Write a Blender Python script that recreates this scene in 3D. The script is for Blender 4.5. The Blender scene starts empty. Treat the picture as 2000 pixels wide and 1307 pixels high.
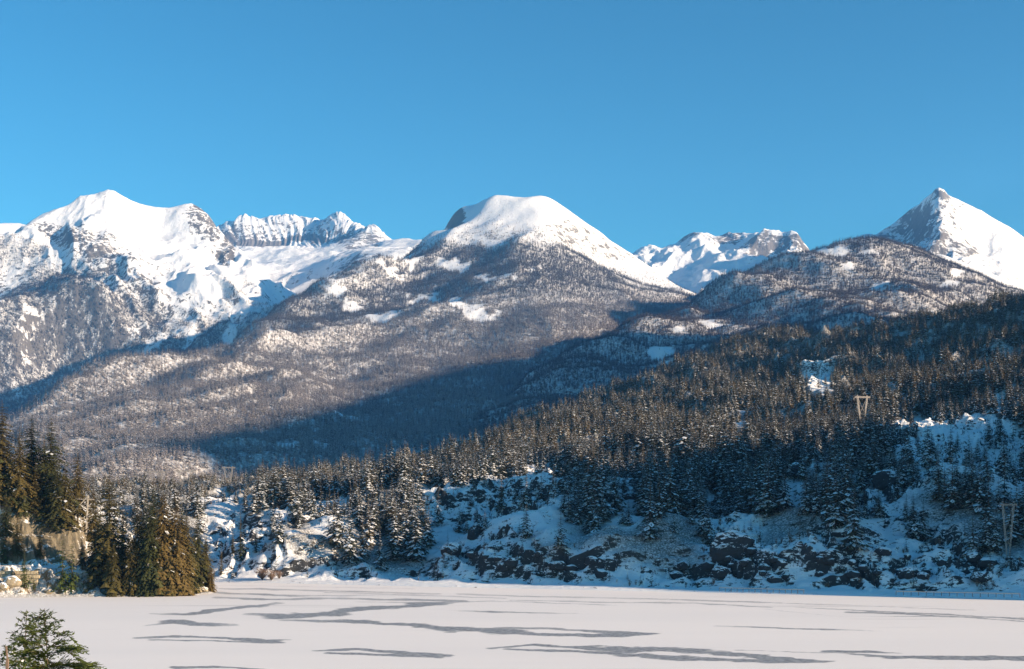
import bpy, bmesh, math, random
import numpy as np
from mathutils import Vector, Matrix
random.seed(7); RNG = np.random.default_rng(7)
SC = bpy.context.scene
COL = SC.collection
R = math.radians

# ------------------------------------------------------------------ camera
F, HV, CH = 2778.0, 1000.0, 23.0        # focal length in photo pixels, horizon row, camera height above the lake
cam_d = bpy.data.cameras.new('camera'); cam = bpy.data.objects.new('camera', cam_d); COL.objects.link(cam)
cam.location = (0, 0, CH); cam.rotation_euler = (R(90), 0, 0)
cam_d.sensor_width = 36.0; cam_d.lens = 36.0*F/2000.0
cam_d.shift_y = (HV-653.5)/2000.0
cam_d.clip_start = 0.5; cam_d.clip_end = 60000
SC.camera = cam

# ------------------------------------------------------------------ sun and sky
SUN_A, SUN_E = R(22), R(14.0)            # sun: to the right, 22 degrees behind the camera's side, 14 degrees high
S = np.array([math.cos(SUN_E)*math.cos(SUN_A), -math.cos(SUN_E)*math.sin(SUN_A), math.sin(SUN_E)])
sun_d = bpy.data.lights.new('sun', 'SUN'); sun = bpy.data.objects.new('sun', sun_d); COL.objects.link(sun)
sun_d.energy = 5.0; sun_d.angle = R(0.5); sun_d.color = (1.0, 0.77, 0.53)
sun.rotation_euler = Vector(S).to_track_quat('Z', 'Y').to_euler()
W = bpy.data.worlds.new('World'); SC.world = W; W.use_nodes = True
nt = W.node_tree; nt.nodes.clear()
wo = nt.nodes.new('ShaderNodeOutputWorld'); bg = nt.nodes.new('ShaderNodeBackground')
sky = nt.nodes.new('ShaderNodeTexSky'); sky.sky_type = 'NISHITA'; sky.sun_disc = False
sky.sun_elevation = SUN_E; sky.sun_rotation = R(90)+SUN_A
sky.altitude = 900; sky.air_density = 1.0; sky.dust_density = 0.25; sky.ozone_density = 2.0
hs = nt.nodes.new('ShaderNodeHueSaturation'); hs.inputs['Saturation'].default_value = 1.22; hs.inputs['Hue'].default_value = 0.485
bg.inputs['Strength'].default_value = 0.091
gm = nt.nodes.new('ShaderNodeGamma'); gm.inputs['Gamma'].default_value = 1.45
sc_ = nt.nodes.new('ShaderNodeVectorMath'); sc_.operation = 'MULTIPLY'; sc_.inputs[1].default_value = (.25, .39, .365)
nt.links.new(sky.outputs[0], hs.inputs['Color']); nt.links.new(hs.outputs[0], gm.inputs[0]); nt.links.new(gm.outputs[0], sc_.inputs[0]); nt.links.new(sc_.outputs[0], bg.inputs[0]); nt.links.new(bg.outputs[0], wo.inputs[0])
SC.view_settings.view_transform = 'Standard'; SC.view_settings.look = 'None'
SC.view_settings.exposure = 1.42; SC.view_settings.gamma = 1.0; SC.view_settings.use_curve_mapping = False
SC.render.engine = 'CYCLES'
SC.cycles.max_bounces = 4; SC.cycles.diffuse_bounces = 3; SC.cycles.glossy_bounces = 1; SC.cycles.transmission_bounces = 2
SC.cycles.volume_bounces = 1; SC.cycles.transparent_max_bounces = 4
SC.cycles.use_denoising = True; SC.cycles.denoiser = 'OPENIMAGEDENOISE'
HAZE, HAZE_D = True, 3.0e-5

# ------------------------------------------------------------------ noise
def _perm(seed):
    r = np.random.default_rng(seed); p = r.permutation(256); a = r.random(256)*2*np.pi
    return np.concatenate([p, p]), np.cos(a), np.sin(a)
_PC = {}
def perlin(x, y, seed=0):
    if seed not in _PC: _PC[seed] = _perm(seed)
    p, gx, gy = _PC[seed]
    xi = np.floor(x).astype(int); yi = np.floor(y).astype(int); xf = x-xi; yf = y-yi
    u = xf*xf*xf*(xf*(xf*6-15)+10); v = yf*yf*yf*(yf*(yf*6-15)+10)
    xi &= 255; yi &= 255
    def g(i, j, dx, dy):
        h = p[p[(xi+i) & 255]+((yi+j) & 255)]
        return gx[h]*dx+gy[h]*dy
    a = g(0, 0, xf, yf); b = g(1, 0, xf-1, yf); c = g(0, 1, xf, yf-1); d = g(1, 1, xf-1, yf-1)
    return ((a+u*(b-a))+v*((c+u*(d-c))-(a+u*(b-a))))*1.5
def fbm(x, y, o=4, seed=0, gain=.5):
    s = 0; a = 1.0
    for i in range(o): s = s+a*perlin(x*2**i+i*17.3, y*2**i-i*9.1, seed+i); a *= gain
    return s
def ridged(x, y, o=4, seed=0, gain=.5):
    s = 0; a = 1.0; w = 1.0
    for i in range(o):
        n = 1-np.abs(perlin(x*2.03**i+i*7.7, y*2.03**i+i*3.1, seed+i)); n = n*n*w
        s = s+a*(n-.5); w = np.clip(n*1.6, 0, 1); a *= gain
    return s
def sstep(a, b, x):
    t = np.clip((x-a)/(b-a), 0, 1); return t*t*(3-2*t)

# ------------------------------------------------------------------ picture <-> world
def at(u, v, Y): return np.array([(u-1000.)/F*Y, Y, CH+(HV-v)/F*Y])
def uv(X, Y, Z): return 1000+F*X/Y, HV-F*(Z-CH)/Y

class Terrain:
    """height field through control points (x, y, z), smooth, plus relief(x, y, z) on top"""
    def __init__(self, pts, c=60., relief=None, scale=1000.):
        P = np.array(pts, float); k = {}
        for q in P: k[(round(q[0], 0), round(q[1], 0))] = q
        P = np.array(list(k.values())); self.P = P[:, :2]/scale; self.s = scale; self.c = c/scale
        n = len(P); A = np.zeros((n+3, n+3)); A[:n, :n] = self.phi(self.P, self.P); A[:n, :n] += np.eye(n)*1e-4*-1
        A[:n, n:] = np.c_[np.ones(n), self.P]; A[n:, :n] = A[:n, n:].T
        b = np.r_[P[:, 2], 0, 0, 0]; self.w = np.linalg.solve(A, b); self.n = n; self.relief = relief
    def phi(self, a, b):
        d = ((a[:, None, :]-b[None, :, :])**2).sum(-1); return np.sqrt(d+self.c**2)
    def base(self, X, Y):
        sh = np.shape(X); q = np.c_[np.ravel(X), np.ravel(Y)]/self.s; out = np.empty(len(q))
        for i in range(0, len(q), 20000):
            c = q[i:i+20000]; out[i:i+20000] = self.phi(c, self.P)@self.w[:self.n]+self.w[self.n]+c@self.w[self.n+1:]
        return out.reshape(sh)
    def __call__(self, X, Y):
        z = self.base(X, Y)
        return z+self.relief(X, Y, z) if self.relief else z
def columns(cols): return [at(u, v, Y) for u, l in cols.items() for v, Y in l]
def skyline(pts, step=22., back=(500., 160.)):
    out = []
    for (u0, v0, y0), (u1, v1, y1) in zip(pts[:-1], pts[1:]):
        n = max(1, int(round((u1-u0)/step)))
        for i in range(n):
            t = i/n; out.append(at(u0+(u1-u0)*t, v0+(v1-v0)*t, y0+(y1-y0)*t))
    out.append(at(*pts[-1])); b = []
    for q in out[::2]: b.append(q*np.array([1+back[0]/q[1]]*2+[1.])-np.array([0, 0, back[1]]))
    return out+b

# ------------------------------------------------------------------ object helpers
def tag(o, label=None, cat=None, group=None, kind=None):
    if label: o['label'] = label
    if cat: o['category'] = cat
    if group: o['group'] = group
    if kind: o['kind'] = kind
    return o
def link_mesh(name, verts, faces, mats, parent=None, midx=None, smooth=False):
    me = bpy.data.meshes.new(name); me.from_pydata([tuple(v) for v in verts], [], faces)
    for m in (mats if isinstance(mats, (list, tuple)) else [mats]): me.materials.append(m)
    if midx is not None: me.polygons.foreach_set('material_index', midx)
    if smooth: me.polygons.foreach_set('use_smooth', [True]*len(me.polygons))
    me.update(); o = bpy.data.objects.new(name, me); COL.objects.link(o)
    if parent: o.parent = parent
    return o
def empty(name, loc, rz=0., s=1.):
    o = bpy.data.objects.new(name, None); COL.objects.link(o); o.location = loc; o.rotation_euler = (0, 0, rz); o.scale = (s, s, s)
    o.empty_display_size = .5; return o
def grid_mesh(name, X, Y, Z, mat, attrs=None, smooth=True):
    n, m = X.shape; me = bpy.data.meshes.new(name)
    co = np.stack([X, Y, Z], -1).reshape(-1, 3).astype(np.float32)
    i = (np.arange(n-1)[:, None]*m+np.arange(m-1)[None, :]).ravel()
    f = np.stack([i, i+1, i+m+1, i+m], -1).astype(np.int32); nf = len(f)
    me.vertices.add(n*m); me.vertices.foreach_set('co', co.ravel())
    me.loops.add(nf*4); me.loops.foreach_set('vertex_index', f.ravel())
    me.polygons.add(nf); me.polygons.foreach_set('loop_start', np.arange(nf, dtype=np.int32)*4)
    me.polygons.foreach_set('loop_total', np.full(nf, 4, np.int32))
    me.polygons.foreach_set('use_smooth', np.full(nf, smooth)); me.update(calc_edges=True); me.validate()
    for k, a in (attrs or {}).items():
        at_ = me.attributes.new(k, 'FLOAT', 'POINT'); at_.data.foreach_set('value', np.asarray(a, np.float32).ravel())
    me.materials.append(mat); o = bpy.data.objects.new(name, me); COL.objects.link(o); return o
def polar(u0, u1, nu, y0, y1, ny, gamma=1.0):
    u = np.linspace(u0, u1, nu); t = np.linspace(0, 1, ny)**gamma; y = y0*(y1/y0)**t
    Y, U = np.meshgrid(y, u, indexing='ij'); return (U-1000)/F*Y, Y

# ------------------------------------------------------------------ materials
class NT:
    def __init__(self, name):
        self.m = bpy.data.materials.new(name); self.m.use_nodes = True; self.t = self.m.node_tree; self.t.nodes.clear()
        self.out = self.n('ShaderNodeOutputMaterial'); self.b = self.n('ShaderNodeBsdfPrincipled')
        self.t.links.new(self.b.outputs[0], self.out.inputs[0]); self.b.inputs['Roughness'].default_value = .8
        self.b.inputs['Specular IOR Level'].default_value = .2
    def n(self, k): return self.t.nodes.new(k)
    def l(self, a, b): self.t.links.new(a, b)
    def pos(self, scale=(1, 1, 1), obj=False, rot=0.):
        if obj: o = self.n('ShaderNodeTexCoord').outputs['Object']
        else: o = self.n('ShaderNodeNewGeometry').outputs['Position']
        m = self.n('ShaderNodeMapping'); m.inputs['Scale'].default_value = scale; m.inputs['Rotation'].default_value = (0, rot, 0); self.l(o, m.inputs['Vector']); return m.outputs[0]
    def noise(self, vec, scale, detail=4, rough=.55, dist=0.):
        n = self.n('ShaderNodeTexNoise'); n.inputs['Scale'].default_value = scale; n.inputs['Detail'].default_value = detail
        n.inputs['Roughness'].default_value = rough; n.inputs['Distortion'].default_value = dist
        self.l(vec, n.inputs['Vector']); return n.outputs[0]
    def math(self, op, a, b=None, c=None, clamp=False):
        n = self.n('ShaderNodeMath'); n.operation = op; n.use_clamp = clamp
        for i, x in enumerate([a, b, c]):
            if x is None: continue
            if isinstance(x, (int, float)): n.inputs[i].default_value = x
            else: self.l(x, n.inputs[i])
        return n.outputs[0]
    def ramp(self, x, a, b, lo=0., hi=1.):
        n = self.n('ShaderNodeMapRange'); n.interpolation_type = 'SMOOTHSTEP'
        for i, q in zip(range(1, 5), (a, b, lo, hi)): n.inputs[i].default_value = q
        self.l(x, n.inputs[0]); return n.outputs[0]
    def mix(self, f, a, b):
        n = self.n('ShaderNodeMix'); n.data_type = 'RGBA'
        if isinstance(f, (int, float)): n.inputs[0].default_value = f
        else: self.l(f, n.inputs[0])
        for i, c in ((6, a), (7, b)):
            if isinstance(c, tuple): n.inputs[i].default_value = (*c, 1)
            else: self.l(c, n.inputs[i])
        return n.outputs[2]
    def attr(self, name):
        n = self.n('ShaderNodeAttribute'); n.attribute_name = name; return n.outputs['Fac']
    def nz(self):
        g = self.n('ShaderNodeNewGeometry'); s = self.n('ShaderNodeSeparateXYZ'); self.l(g.outputs['Normal'], s.inputs[0]); return s.outputs[2]
    def bump(self, h, dist, strength=1.):
        b = self.n('ShaderNodeBump'); b.inputs['Distance'].default_value = dist; b.inputs['Strength'].default_value = strength
        self.l(h, b.inputs['Height']); self.l(b.outputs[0], self.b.inputs['Normal'])
    def col(self, c):
        if isinstance(c, tuple): self.b.inputs['Base Color'].default_value = (*c, 1)
        else: self.l(c, self.b.inputs['Base Color'])
SNOW = (.87, .87, .88)
def mountain_mat(name, sc, zs=.45, sw=1.0, nw=2.3, rock_a=(.13, .12, .115), rock_b=(.26, .23, .20), thr=.0, bump=6., brush=(.13, .115, .10), bf=.85, rot=0.):
    """snow on the gentle parts, rock on the steep; 'rock' attribute pushes rock through, 'forest' mixes in undergrowth"""
    t = NT(name); p = t.pos(); pv = t.pos((1, 1, zs), rot=rot)
    n1 = t.noise(pv, 1/(30*sc), 8, .74, .4); n2 = t.noise(pv, 1/(9*sc), 4, .6); n3 = t.noise(p, 1/(150*sc), 3, .5)
    rk = t.attr('rock'); fo = t.attr('forest'); nz = t.nz()
    # steepness + noise + mask
    s = t.math('SUBTRACT', 1.0, nz)
    a = t.math('MULTIPLY_ADD', s, sw, t.math('MULTIPLY_ADD', n1, nw, -.5*nw-.30+thr))
    a = t.math('ADD', a, t.math('MULTIPLY_ADD', n3, .5, -.25))
    a = t.math('ADD', a, t.math('MULTIPLY_ADD', n2, .5, -.25))
    a = t.math('ADD', a, t.math('MULTIPLY', rk, 1.))
    m = t.ramp(a, .0, .12)
    rc = t.mix(t.noise(pv, 1/(16*sc), 4, .6), rock_a, rock_b)
    sn = t.mix(t.noise(p, 1/(60*sc), 4, .6), SNOW, (.80, .81, .84))
    c = t.mix(m, sn, rc)
    bn = t.ramp(t.noise(p, 1/(7*sc), 4, .7), .32, .56)
    c = t.mix(t.math('MULTIPLY', t.math('MULTIPLY', fo, bf), bn), c, brush)
    t.col(c); t.b.inputs['Roughness'].default_value = .9
    t.bump(t.math('ADD', n1, t.math('MULTIPLY', n2, .4)), bump*sc); return t.m
def plain(name, c, rough=.8, var=.3, scale=2., obj=True, metal=0.):
    t = NT(name); n = t.noise(t.pos(obj=obj), scale, 4, .6); lo = tuple(x*(1-var) for x in c); hi = tuple(min(1, x*(1+var)) for x in c)
    t.col(t.mix(t.ramp(n, .3, .7), lo, hi)); t.b.inputs['Roughness'].default_value = rough; t.b.inputs['Metallic'].default_value = metal; return t.m
def foliage_mat(name, a, b, c, scale=.6):
    """needle colour: varies inside a crown and from tree to tree"""
    t = NT(name); oi = t.n('ShaderNodeObjectInfo'); n = t.noise(t.pos(obj=True), scale, 3, .7)
    x = t.mix(t.ramp(n, .35, .65), a, b); x = t.mix(t.math('MULTIPLY', t.ramp(oi.outputs['Random'], .35, 1.), .8), x, c)
    t.col(x); t.b.inputs['Roughness'].default_value = .75; return t.m
M = {}
M['far'] = mountain_mat('far_mountain_snow_and_rock', 1.3, sw=.8, nw=2.8, rock_a=(.10, .10, .11), rock_b=(.24, .21, .19), thr=-.10, bump=7)
M['left'] = mountain_mat('left_mountain_snow_and_rock', 1.0, thr=-.04, bump=5, bf=.78, nw=2.8, sw=.6, brush=(.11, .105, .105), rock_a=(.075, .072, .07), rock_b=(.18, .16, .145))
M['mid'] = mountain_mat('middle_mountain_snow_and_rock', 1.0, thr=-.2, bump=3, brush=(.27, .25, .25))
M['near'] = mountain_mat('near_hill_snow_and_rock', .085, zs=2.4, sw=1.25, rot=.5, nw=2.8, rock_a=(.020, .021, .024), rock_b=(.058, .059, .063), thr=-.10, bump=5., brush=(.07, .062, .05))
M['prom'] = mountain_mat('bank_snow_and_rock', .06, zs=.6, rock_a=(.07, .06, .045), rock_b=(.30, .26, .19), thr=-.20, bump=7., brush=(.14, .10, .05))
M['needle_dark'] = foliage_mat('dark_needles', (.022, .029, .022), (.045, .050, .032), (.085, .066, .034))
M['needle_olive'] = foliage_mat('olive_needles', (.022, .030, .012), (.058, .060, .018), (.105, .075, .022), .35)
M['needle_rust'] = foliage_mat('rusty_needles', (.045, .040, .014), (.10, .072, .022), (.12, .08, .025), .35)
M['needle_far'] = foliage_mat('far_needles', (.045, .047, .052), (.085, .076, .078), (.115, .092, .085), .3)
M['needle_sun_tint'] = foliage_mat('sun_tinted_needles', (.034, .036, .018), (.085, .068, .028), (.19, .122, .04), .4)  # warm sunlight mixed into the needle colour of the upper hill trees
M['needle_frost'] = foliage_mat('frosted_needles', (.22, .205, .21), (.36, .33, .33), (.30, .25, .22), .3)
M['needle_fresh'] = foliage_mat('fresh_needles', (.025, .045, .012), (.085, .105, .022), (.06, .08, .018), 3.)
M['snow'] = plain('branch_snow', (.78, .80, .84), .9, .06, 1.)
M['frost'] = plain('frosted_branches', (.52, .48, .50), .9, .25, .5)
M['frost_light'] = plain('frost_light_branches', (.80, .75, .75), .9, .2, .5)
M['bark'] = plain('bark', (.10, .075, .055), .9, .4, 3.)
M['twig'] = plain('bare_twigs', (.17, .115, .085), .9, .35, 3.)
M['wood'] = plain('weathered_pole_wood', (.42, .38, .33), .85, .2, 4.)
M['steel'] = plain('galvanised_steel', (.36, .33, .31), .55, .1, 2., metal=.3)
M['steel_far'] = M['steel']
M['wire'] = plain('wire', (.30, .29, .28), .6, .1)
M['insulator'] = plain('insulator', (.12, .09, .08), .4, .1)
M['boulder'] = mountain_mat('boulder_stone', .03, rock_a=(.16, .13, .09), rock_b=(.40, .33, .23), thr=-.05, bump=4.)
M['concrete'] = plain('retaining_stone', (.36, .30, .21), .9, .3, .8)

# ------------------------------------------------------------------ conifers
def conifer_geo(h, rad, whorls, per, seed, side=3, snow=.0, base=.08, droop=.35, power=.85, irr=.25, fat=1.0, tk=.011):
    """returns trunk, needles, snow as (verts, faces): branches fan from the trunk in whorls, each a jagged drooping spray"""
    r = random.Random(seed); T = ([], []); N = ([], []); K = ([], [])
    ns = 5 if whorls < 16 else 6; rings = 6
    for i in range(rings):
        z = h*i/(rings-1); q = h*tk*(1-i/(rings-1)*.93)
        for k in range(ns): a = 2*math.pi*k/ns; T[0].append((q*math.cos(a), q*math.sin(a), z-.3*(i == 0)))
    for i in range(rings-1):
        for k in range(ns): T[1].append((i*ns+k, i*ns+(k+1) % ns, (i+1)*ns+(k+1) % ns, (i+1)*ns+k))
    big = [1+r.uniform(-irr, irr) for _ in range(9)]
    for w in range(whorls):
        t = base+(1-base)*((w+r.uniform(-.3, .3))/whorls); t = min(.992, max(base, t))
        L0 = rad*max(.04, (1-t))**power*min(1, (t-base)/.10+.55)
        n = max(3, int(round(per*(.6+.5*(1-t)))))
        ph = r.uniform(0, 6.28)
        for b in range(n):
            a = ph+2*math.pi*b/n+r.uniform(-.25, .25); L = L0*r.uniform(1-irr*1.6, 1+irr*.7)*big[int(a*1.5+w*.4) % 9]
            if r.random() < irr*.25: continue
            z = h*t+r.uniform(-.3, .3)*h/whorls
            up = .25*(t-.35)+r.uniform(-.06, .06); dr = droop*(1.15-t*.6)*r.uniform(.7, 1.3)
            ca, sa = math.cos(a), math.sin(a)
            def sp(s): return (ca*L*s, sa*L*s, z+L*(up*s-dr*s*s*.75))
            wd = L*.30*fat*r.uniform(.8, 1.2)
            V = N[0]; i0 = len(V); seg = side
            for k in range(seg+1): V.append(sp(k/seg*1.0 if k else .04))
            for sg in (-1, 1):
                for k in range(seg):
                    s = (k+.85+r.uniform(-.15, .15))/seg; x, y, zz = sp(min(1., s)); ww = wd*(1.1-.62*k/seg)*r.uniform(.6, 1.25)
                    V.append((x-sa*ww*sg, y+ca*ww*sg, zz-ww*.35)); j = len(V)-1
                    N[1].append((i0+k, i0+k+1, j) if sg < 0 else (i0+k+1, i0+k, j))
            if snow and r.random() < snow:
                V = K[0]; i0 = len(V); lift = .035*h/20*2+.02*L
                for s, o in ((.22, 0), (.6, -1), (1.0, 0), (.6, 1)):
                    x, y, zz = sp(s*r.uniform(.9, 1.0)); q = wd*r.uniform(.45, .8)*o
                    V.append((x-sa*q, y+ca*q, zz-abs(q)*.3+lift))
                K[1].append((i0, i0+1, i0+2)); K[1].append((i0, i0+2, i0+3))
    return T, N, K
def to_mesh(name, parts):
    V = []; Fc = []; mi = []; mats = []
    for (v, f), m in parts:
        if not f: continue
        o = len(V); V += v; Fc += [tuple(i+o for i in q) for q in f]; mi += [len(mats)]*len(f); mats.append(m)
    me = bpy.data.meshes.new(name); me.from_pydata(V, [], Fc)
    for m in mats: me.materials.append(m)
    me.polygons.foreach_set('material_index', mi); me.update(); return me
class Tree:
    def __init__(self, name, needles, **k):
        self.name = name; T, N, K = conifer_geo(**k); self.h = k['h']
        self.trunk = to_mesh('trunk', [(T, M['bark'])]); self.crown = to_mesh('crown', [(N, needles)])
        self.snow = to_mesh('snow', [(K, M['snow'])]) if K[1] else None
        self.all = bpy.data.objects.new(name+'_form', to_mesh(name+'_form', [(T, M['bark']), (N, needles), (K, M['snow'])]))
    def place(self, loc, s, rz, label, group=None, cat='tree', name=None):
        e = empty(name or self.name, loc, rz, s); tag(e, label, cat, group)
        for nm, me in (('trunk', self.trunk), ('crown', self.crown)):
            o = bpy.data.objects.new(nm, me); COL.objects.link(o); o.parent = e
        if self.snow: q = bpy.data.objects.new('snow', self.snow); COL.objects.link(q); q.parent = o; q['kind'] = 'stuff'
        return e
def scatter(name, P, scl, protos, label, cat, mat=None, group=None):
    """one object holding many instances (geometry nodes)"""
    n = len(P); me = bpy.data.meshes.new(name); me.vertices.add(n); me.vertices.foreach_set('co', np.asarray(P, np.float32).ravel())
    for k, a, ty in (('scl', scl, 'FLOAT'), ('rz', RNG.uniform(0, 6.28, n), 'FLOAT')):
        q = me.attributes.new(k, ty, 'POINT'); q.data.foreach_set('value', np.asarray(a, np.float32))
    q = me.attributes.new('pick', 'INT', 'POINT'); q.data.foreach_set('value', RNG.integers(0, len(protos), n).astype(np.int32))
    o = bpy.data.objects.new(name, me); COL.objects.link(o)
    g = bpy.data.node_groups.new(name+'_nodes', 'GeometryNodeTree')
    g.interface.new_socket('Geometry', in_out='INPUT', socket_type='NodeSocketGeometry'); g.interface.new_socket('Geometry', in_out='OUTPUT', socket_type='NodeSocketGeometry')
    gi = g.nodes.new('NodeGroupInput'); go = g.nodes.new('NodeGroupOutput'); ip = g.nodes.new('GeometryNodeInstanceOnPoints'); j = g.nodes.new('GeometryNodeJoinGeometry')
    for pr in protos:
        oi = g.nodes.new('GeometryNodeObjectInfo'); oi.inputs['Object'].default_value = pr; oi.inputs['As Instance'].default_value = True
        g.links.new(oi.outputs['Geometry'], j.inputs[0])
    def at_(nm, ty):
        a = g.nodes.new('GeometryNodeInputNamedAttribute'); a.data_type = ty; a.inputs[0].default_value = nm; return a.outputs[0]
    cx = g.nodes.new('ShaderNodeCombineXYZ'); g.links.new(at_('rz', 'FLOAT'), cx.inputs[2])
    ip.inputs['Pick Instance'].default_value = True
    g.links.new(gi.outputs[0], ip.inputs['Points']); g.links.new(j.outputs[0], ip.inputs['Instance'])
    g.links.new(at_('pick', 'INT'), ip.inputs['Instance Index']); g.links.new(cx.outputs[0], ip.inputs['Rotation']); g.links.new(at_('scl', 'FLOAT'), ip.inputs['Scale'])
    g.links.new(ip.outputs[0], go.inputs[0])
    md = o.modifiers.new('scatter', 'NODES'); md.node_group = g
    tag(o, label, cat, group, 'stuff'); return o
def ell(u, v, L):
    """soft union of ellipses (u, v, ru, rv)"""
    m = np.zeros(np.shape(u))
    for cu, cv, ru, rv in L:
        d = np.sqrt(((u-cu)/ru)**2+((v-cv)/rv)**2); m = np.maximum(m, sstep(1.35, .65, d))
    return m
def curve_v(u, pts): a = np.array(pts, float); return np.interp(u, a[:, 0], a[:, 1])

# ================================================================== MOUNTAINS
# --- far jagged ridge with snow basin (centre left)
sk = [(300, 500, 11800), (400, 470, 11700), (425, 443, 11600), (440, 433, 11600), (460, 426, 11600), (475, 415, 11600), (490, 421, 11600), (520, 424, 11700), (555, 421, 11700), (580, 423, 11700),
      (610, 429, 11600), (630, 431, 11500), (645, 421, 11500), (658, 417, 11500), (678, 424, 11400), (700, 440, 11300), (720, 450, 11200), (733, 443, 11000), (750, 457, 10900), (770, 470, 10700), (805, 474, 10300), (860, 480, 10200), (950, 500, 10200)]
pts = skyline(sk, 16, (700, 350))
pts += [at(u, v, Y) for u, v, Y in [(430, 476, 11250), (480, 479, 11150), (540, 477, 11200), (600, 473, 11250), (640, 474, 11000), (680, 470, 10950), (720, 475, 10500),
        (460, 486, 10800), (520, 488, 10700), (600, 484, 10800), (660, 486, 10300), (520, 510, 9900), (600, 508, 10000), (470, 530, 9200), (560, 540, 9200), (640, 520, 9500), (500, 575, 8500), (600, 570, 8700), (400, 600, 8200), (650, 560, 8600),
        (690, 487, 9300), (735, 487, 8900), (770, 492, 8800), (820, 500, 8800), (655, 520, 8700), (690, 510, 8500), (640, 545, 8600), (720, 560, 7800), (850, 560, 7800), (300, 600, 8300), (600, 640, 7600), (900, 540, 9000)]]
def rel_far(X, Y, z):
    u, v = uv(X, Y, z); k = sstep(500, 470, v)
    g = ridged((u+14*perlin(u/60., Y/300., 8))/13., Y/700., 4, 5)*13*k*sstep(10500, 11100, Y)
    return g+fbm(X/420, Y/420, 4, 11)*26+ridged(X/700, Y/700, 4, 3)*30*(1-k)
T2 = Terrain(pts, 50, rel_far)
X, Y = polar(330, 960, 420, 7600, 12600, 260); Z = T2(X, Y); u, v = uv(X, Y, T2.base(X, Y))
rock = .5*ell(u, v, [(500, 474, 60, 7), (440, 468, 25, 11), (600, 468, 50, 6)])+.22*sstep(10850, 11050, Y)*sstep(484, 474, v)*(1-.75*sstep(468, 430, v))+.4*ell(u, v, [(700, 470, 45, 18), (690, 515, 50, 18)])-.5*ell(u, v, [(560, 505, 110, 22)])
tag(grid_mesh('mountain_far_ridge', X, Y, Z, M['far'], {'rock': rock+.16*(fbm(u/9., v/50., 2, 9))*sstep(486, 474, v)*sstep(10700, 11000, Y), 'forest': Z*0}), 'jagged snowy ridge above a wide snow basin, between the left and middle mountains', None, None, 'structure')
# tiny snow peak at the left edge
pts = skyline([(-200, 480, 11500), (-60, 455, 11500), (0, 444, 11500), (35, 438, 11500), (60, 446, 11500), (200, 480, 11500)], 20, (700, 300))+[at(u, v, Y) for u, v, Y in [(-200, 560, 9500), (0, 540, 9800), (200, 580, 9500)]]
T8 = Terrain(pts, 50, lambda X, Y, z: fbm(X/300, Y/300, 4, 21)*22)
X, Y = polar(-200, 220, 120, 9500, 12300, 50); Z = T8(X, Y)
tag(grid_mesh('mountain_far_left', X, Y, Z, M['far'], {'rock': Z*0-.2, 'forest': Z*0}), None, None, None, 'structure')

# --- left mountain
sk = [(-350, 620, 7200), (-150, 535, 7600), (0, 467, 8000), (50, 447, 8100), (85, 426, 8150), (120, 408, 8250), (155, 394, 8350), (190, 379, 8400), (215, 377, 8400), (260, 389, 8450), (320, 404, 8600), (365, 403, 8700), (385, 416, 8700), (405, 434, 8650), (422, 450, 8550), (443, 481, 8350), (468, 500, 8150), (493, 538, 7900)]
pts = skyline(sk, 20, (600, 260))+columns({
    -250: [(700, 6700), (800, 6200), (900, 5500)], -100: [(600, 7200), (680, 6800), (760, 6400), (850, 5700)],
    0: [(520, 7500), (570, 7150), (650, 6750), (740, 6600), (780, 6400), (820, 6100), (900, 5200)],
    70: [(480, 7750), (540, 7350), (620, 6900)],
    120: [(440, 7950), (480, 7700), (540, 7350), (600, 6950), (700, 6850), (750, 6500), (790, 6150), (850, 5500)],
    200: [(420, 8100), (480, 7750), (530, 7400), (600, 6950), (680, 6880), (740, 6450), (800, 5900)],
    300: [(450, 8250), (510, 7800), (570, 7300), (640, 7080), (690, 6720), (750, 6100)],
    400: [(500, 8000), (570, 7250), (615, 7100), (655, 6780), (720, 6250)],
    480: [(575, 7450), (610, 6950), (650, 6400)], 560: [(600, 7500), (640, 7000)], 640: [(620, 7600), (660, 7200)]})
def rel_left(X, Y, z):
    u, v = uv(X, Y, z); k = .35+.65*sstep(400, 520, v)
    w = fbm(X/900, Y/900, 2, 35)*250
    return (ridged((X+Y*.35+w)/620, (Y-X*.35)/1100, 4, 31)*95+fbm(X/170, Y/170, 4, 37)*20)*k
T1 = Terrain(pts, 60, rel_left)
X, Y = polar(-200, 660, 480, 5100, 9300, 350); Z = T1(X, Y); u, v = uv(X, Y, T1.base(X, Y))
def forest1(u, v, X, Y):
    tl = curve_v(u, [(-300, 530), (0, 530), (60, 520), (150, 530), (230, 570), (300, 605), (380, 620), (450, 620), (600, 630)])
    f = sstep(-50, 45, v-tl+fbm(X/260, Y/260, 3, 41)*55)
    return f*(1-.85*sstep(.28, .5, fbm(X/150, Y/200, 3, 43)+.35*ell(u, v, [(520, 600, 60, 30), (175, 735, 35, 35), (240, 680, 60, 30), (100, 770, 30, 14), (400, 590, 40, 20)])))
rock = .42*ell(u, v, [(120, 450, 50, 14), (170, 470, 50, 16), (215, 500, 60, 18), (385, 425, 22, 30), (410, 465, 20, 40), (440, 500, 20, 30)])-.35*ell(u, v, [(230, 430, 110, 38), (330, 480, 90, 50), (420, 555, 90, 28)])+.16*sstep(480, 560, v)*sstep(430, 300, u)
tag(grid_mesh('mountain_left', X, Y, Z, M['left'], {'rock': rock, 'forest': forest1(u, v, X, Y)}), None, None, None, 'structure')

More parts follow.
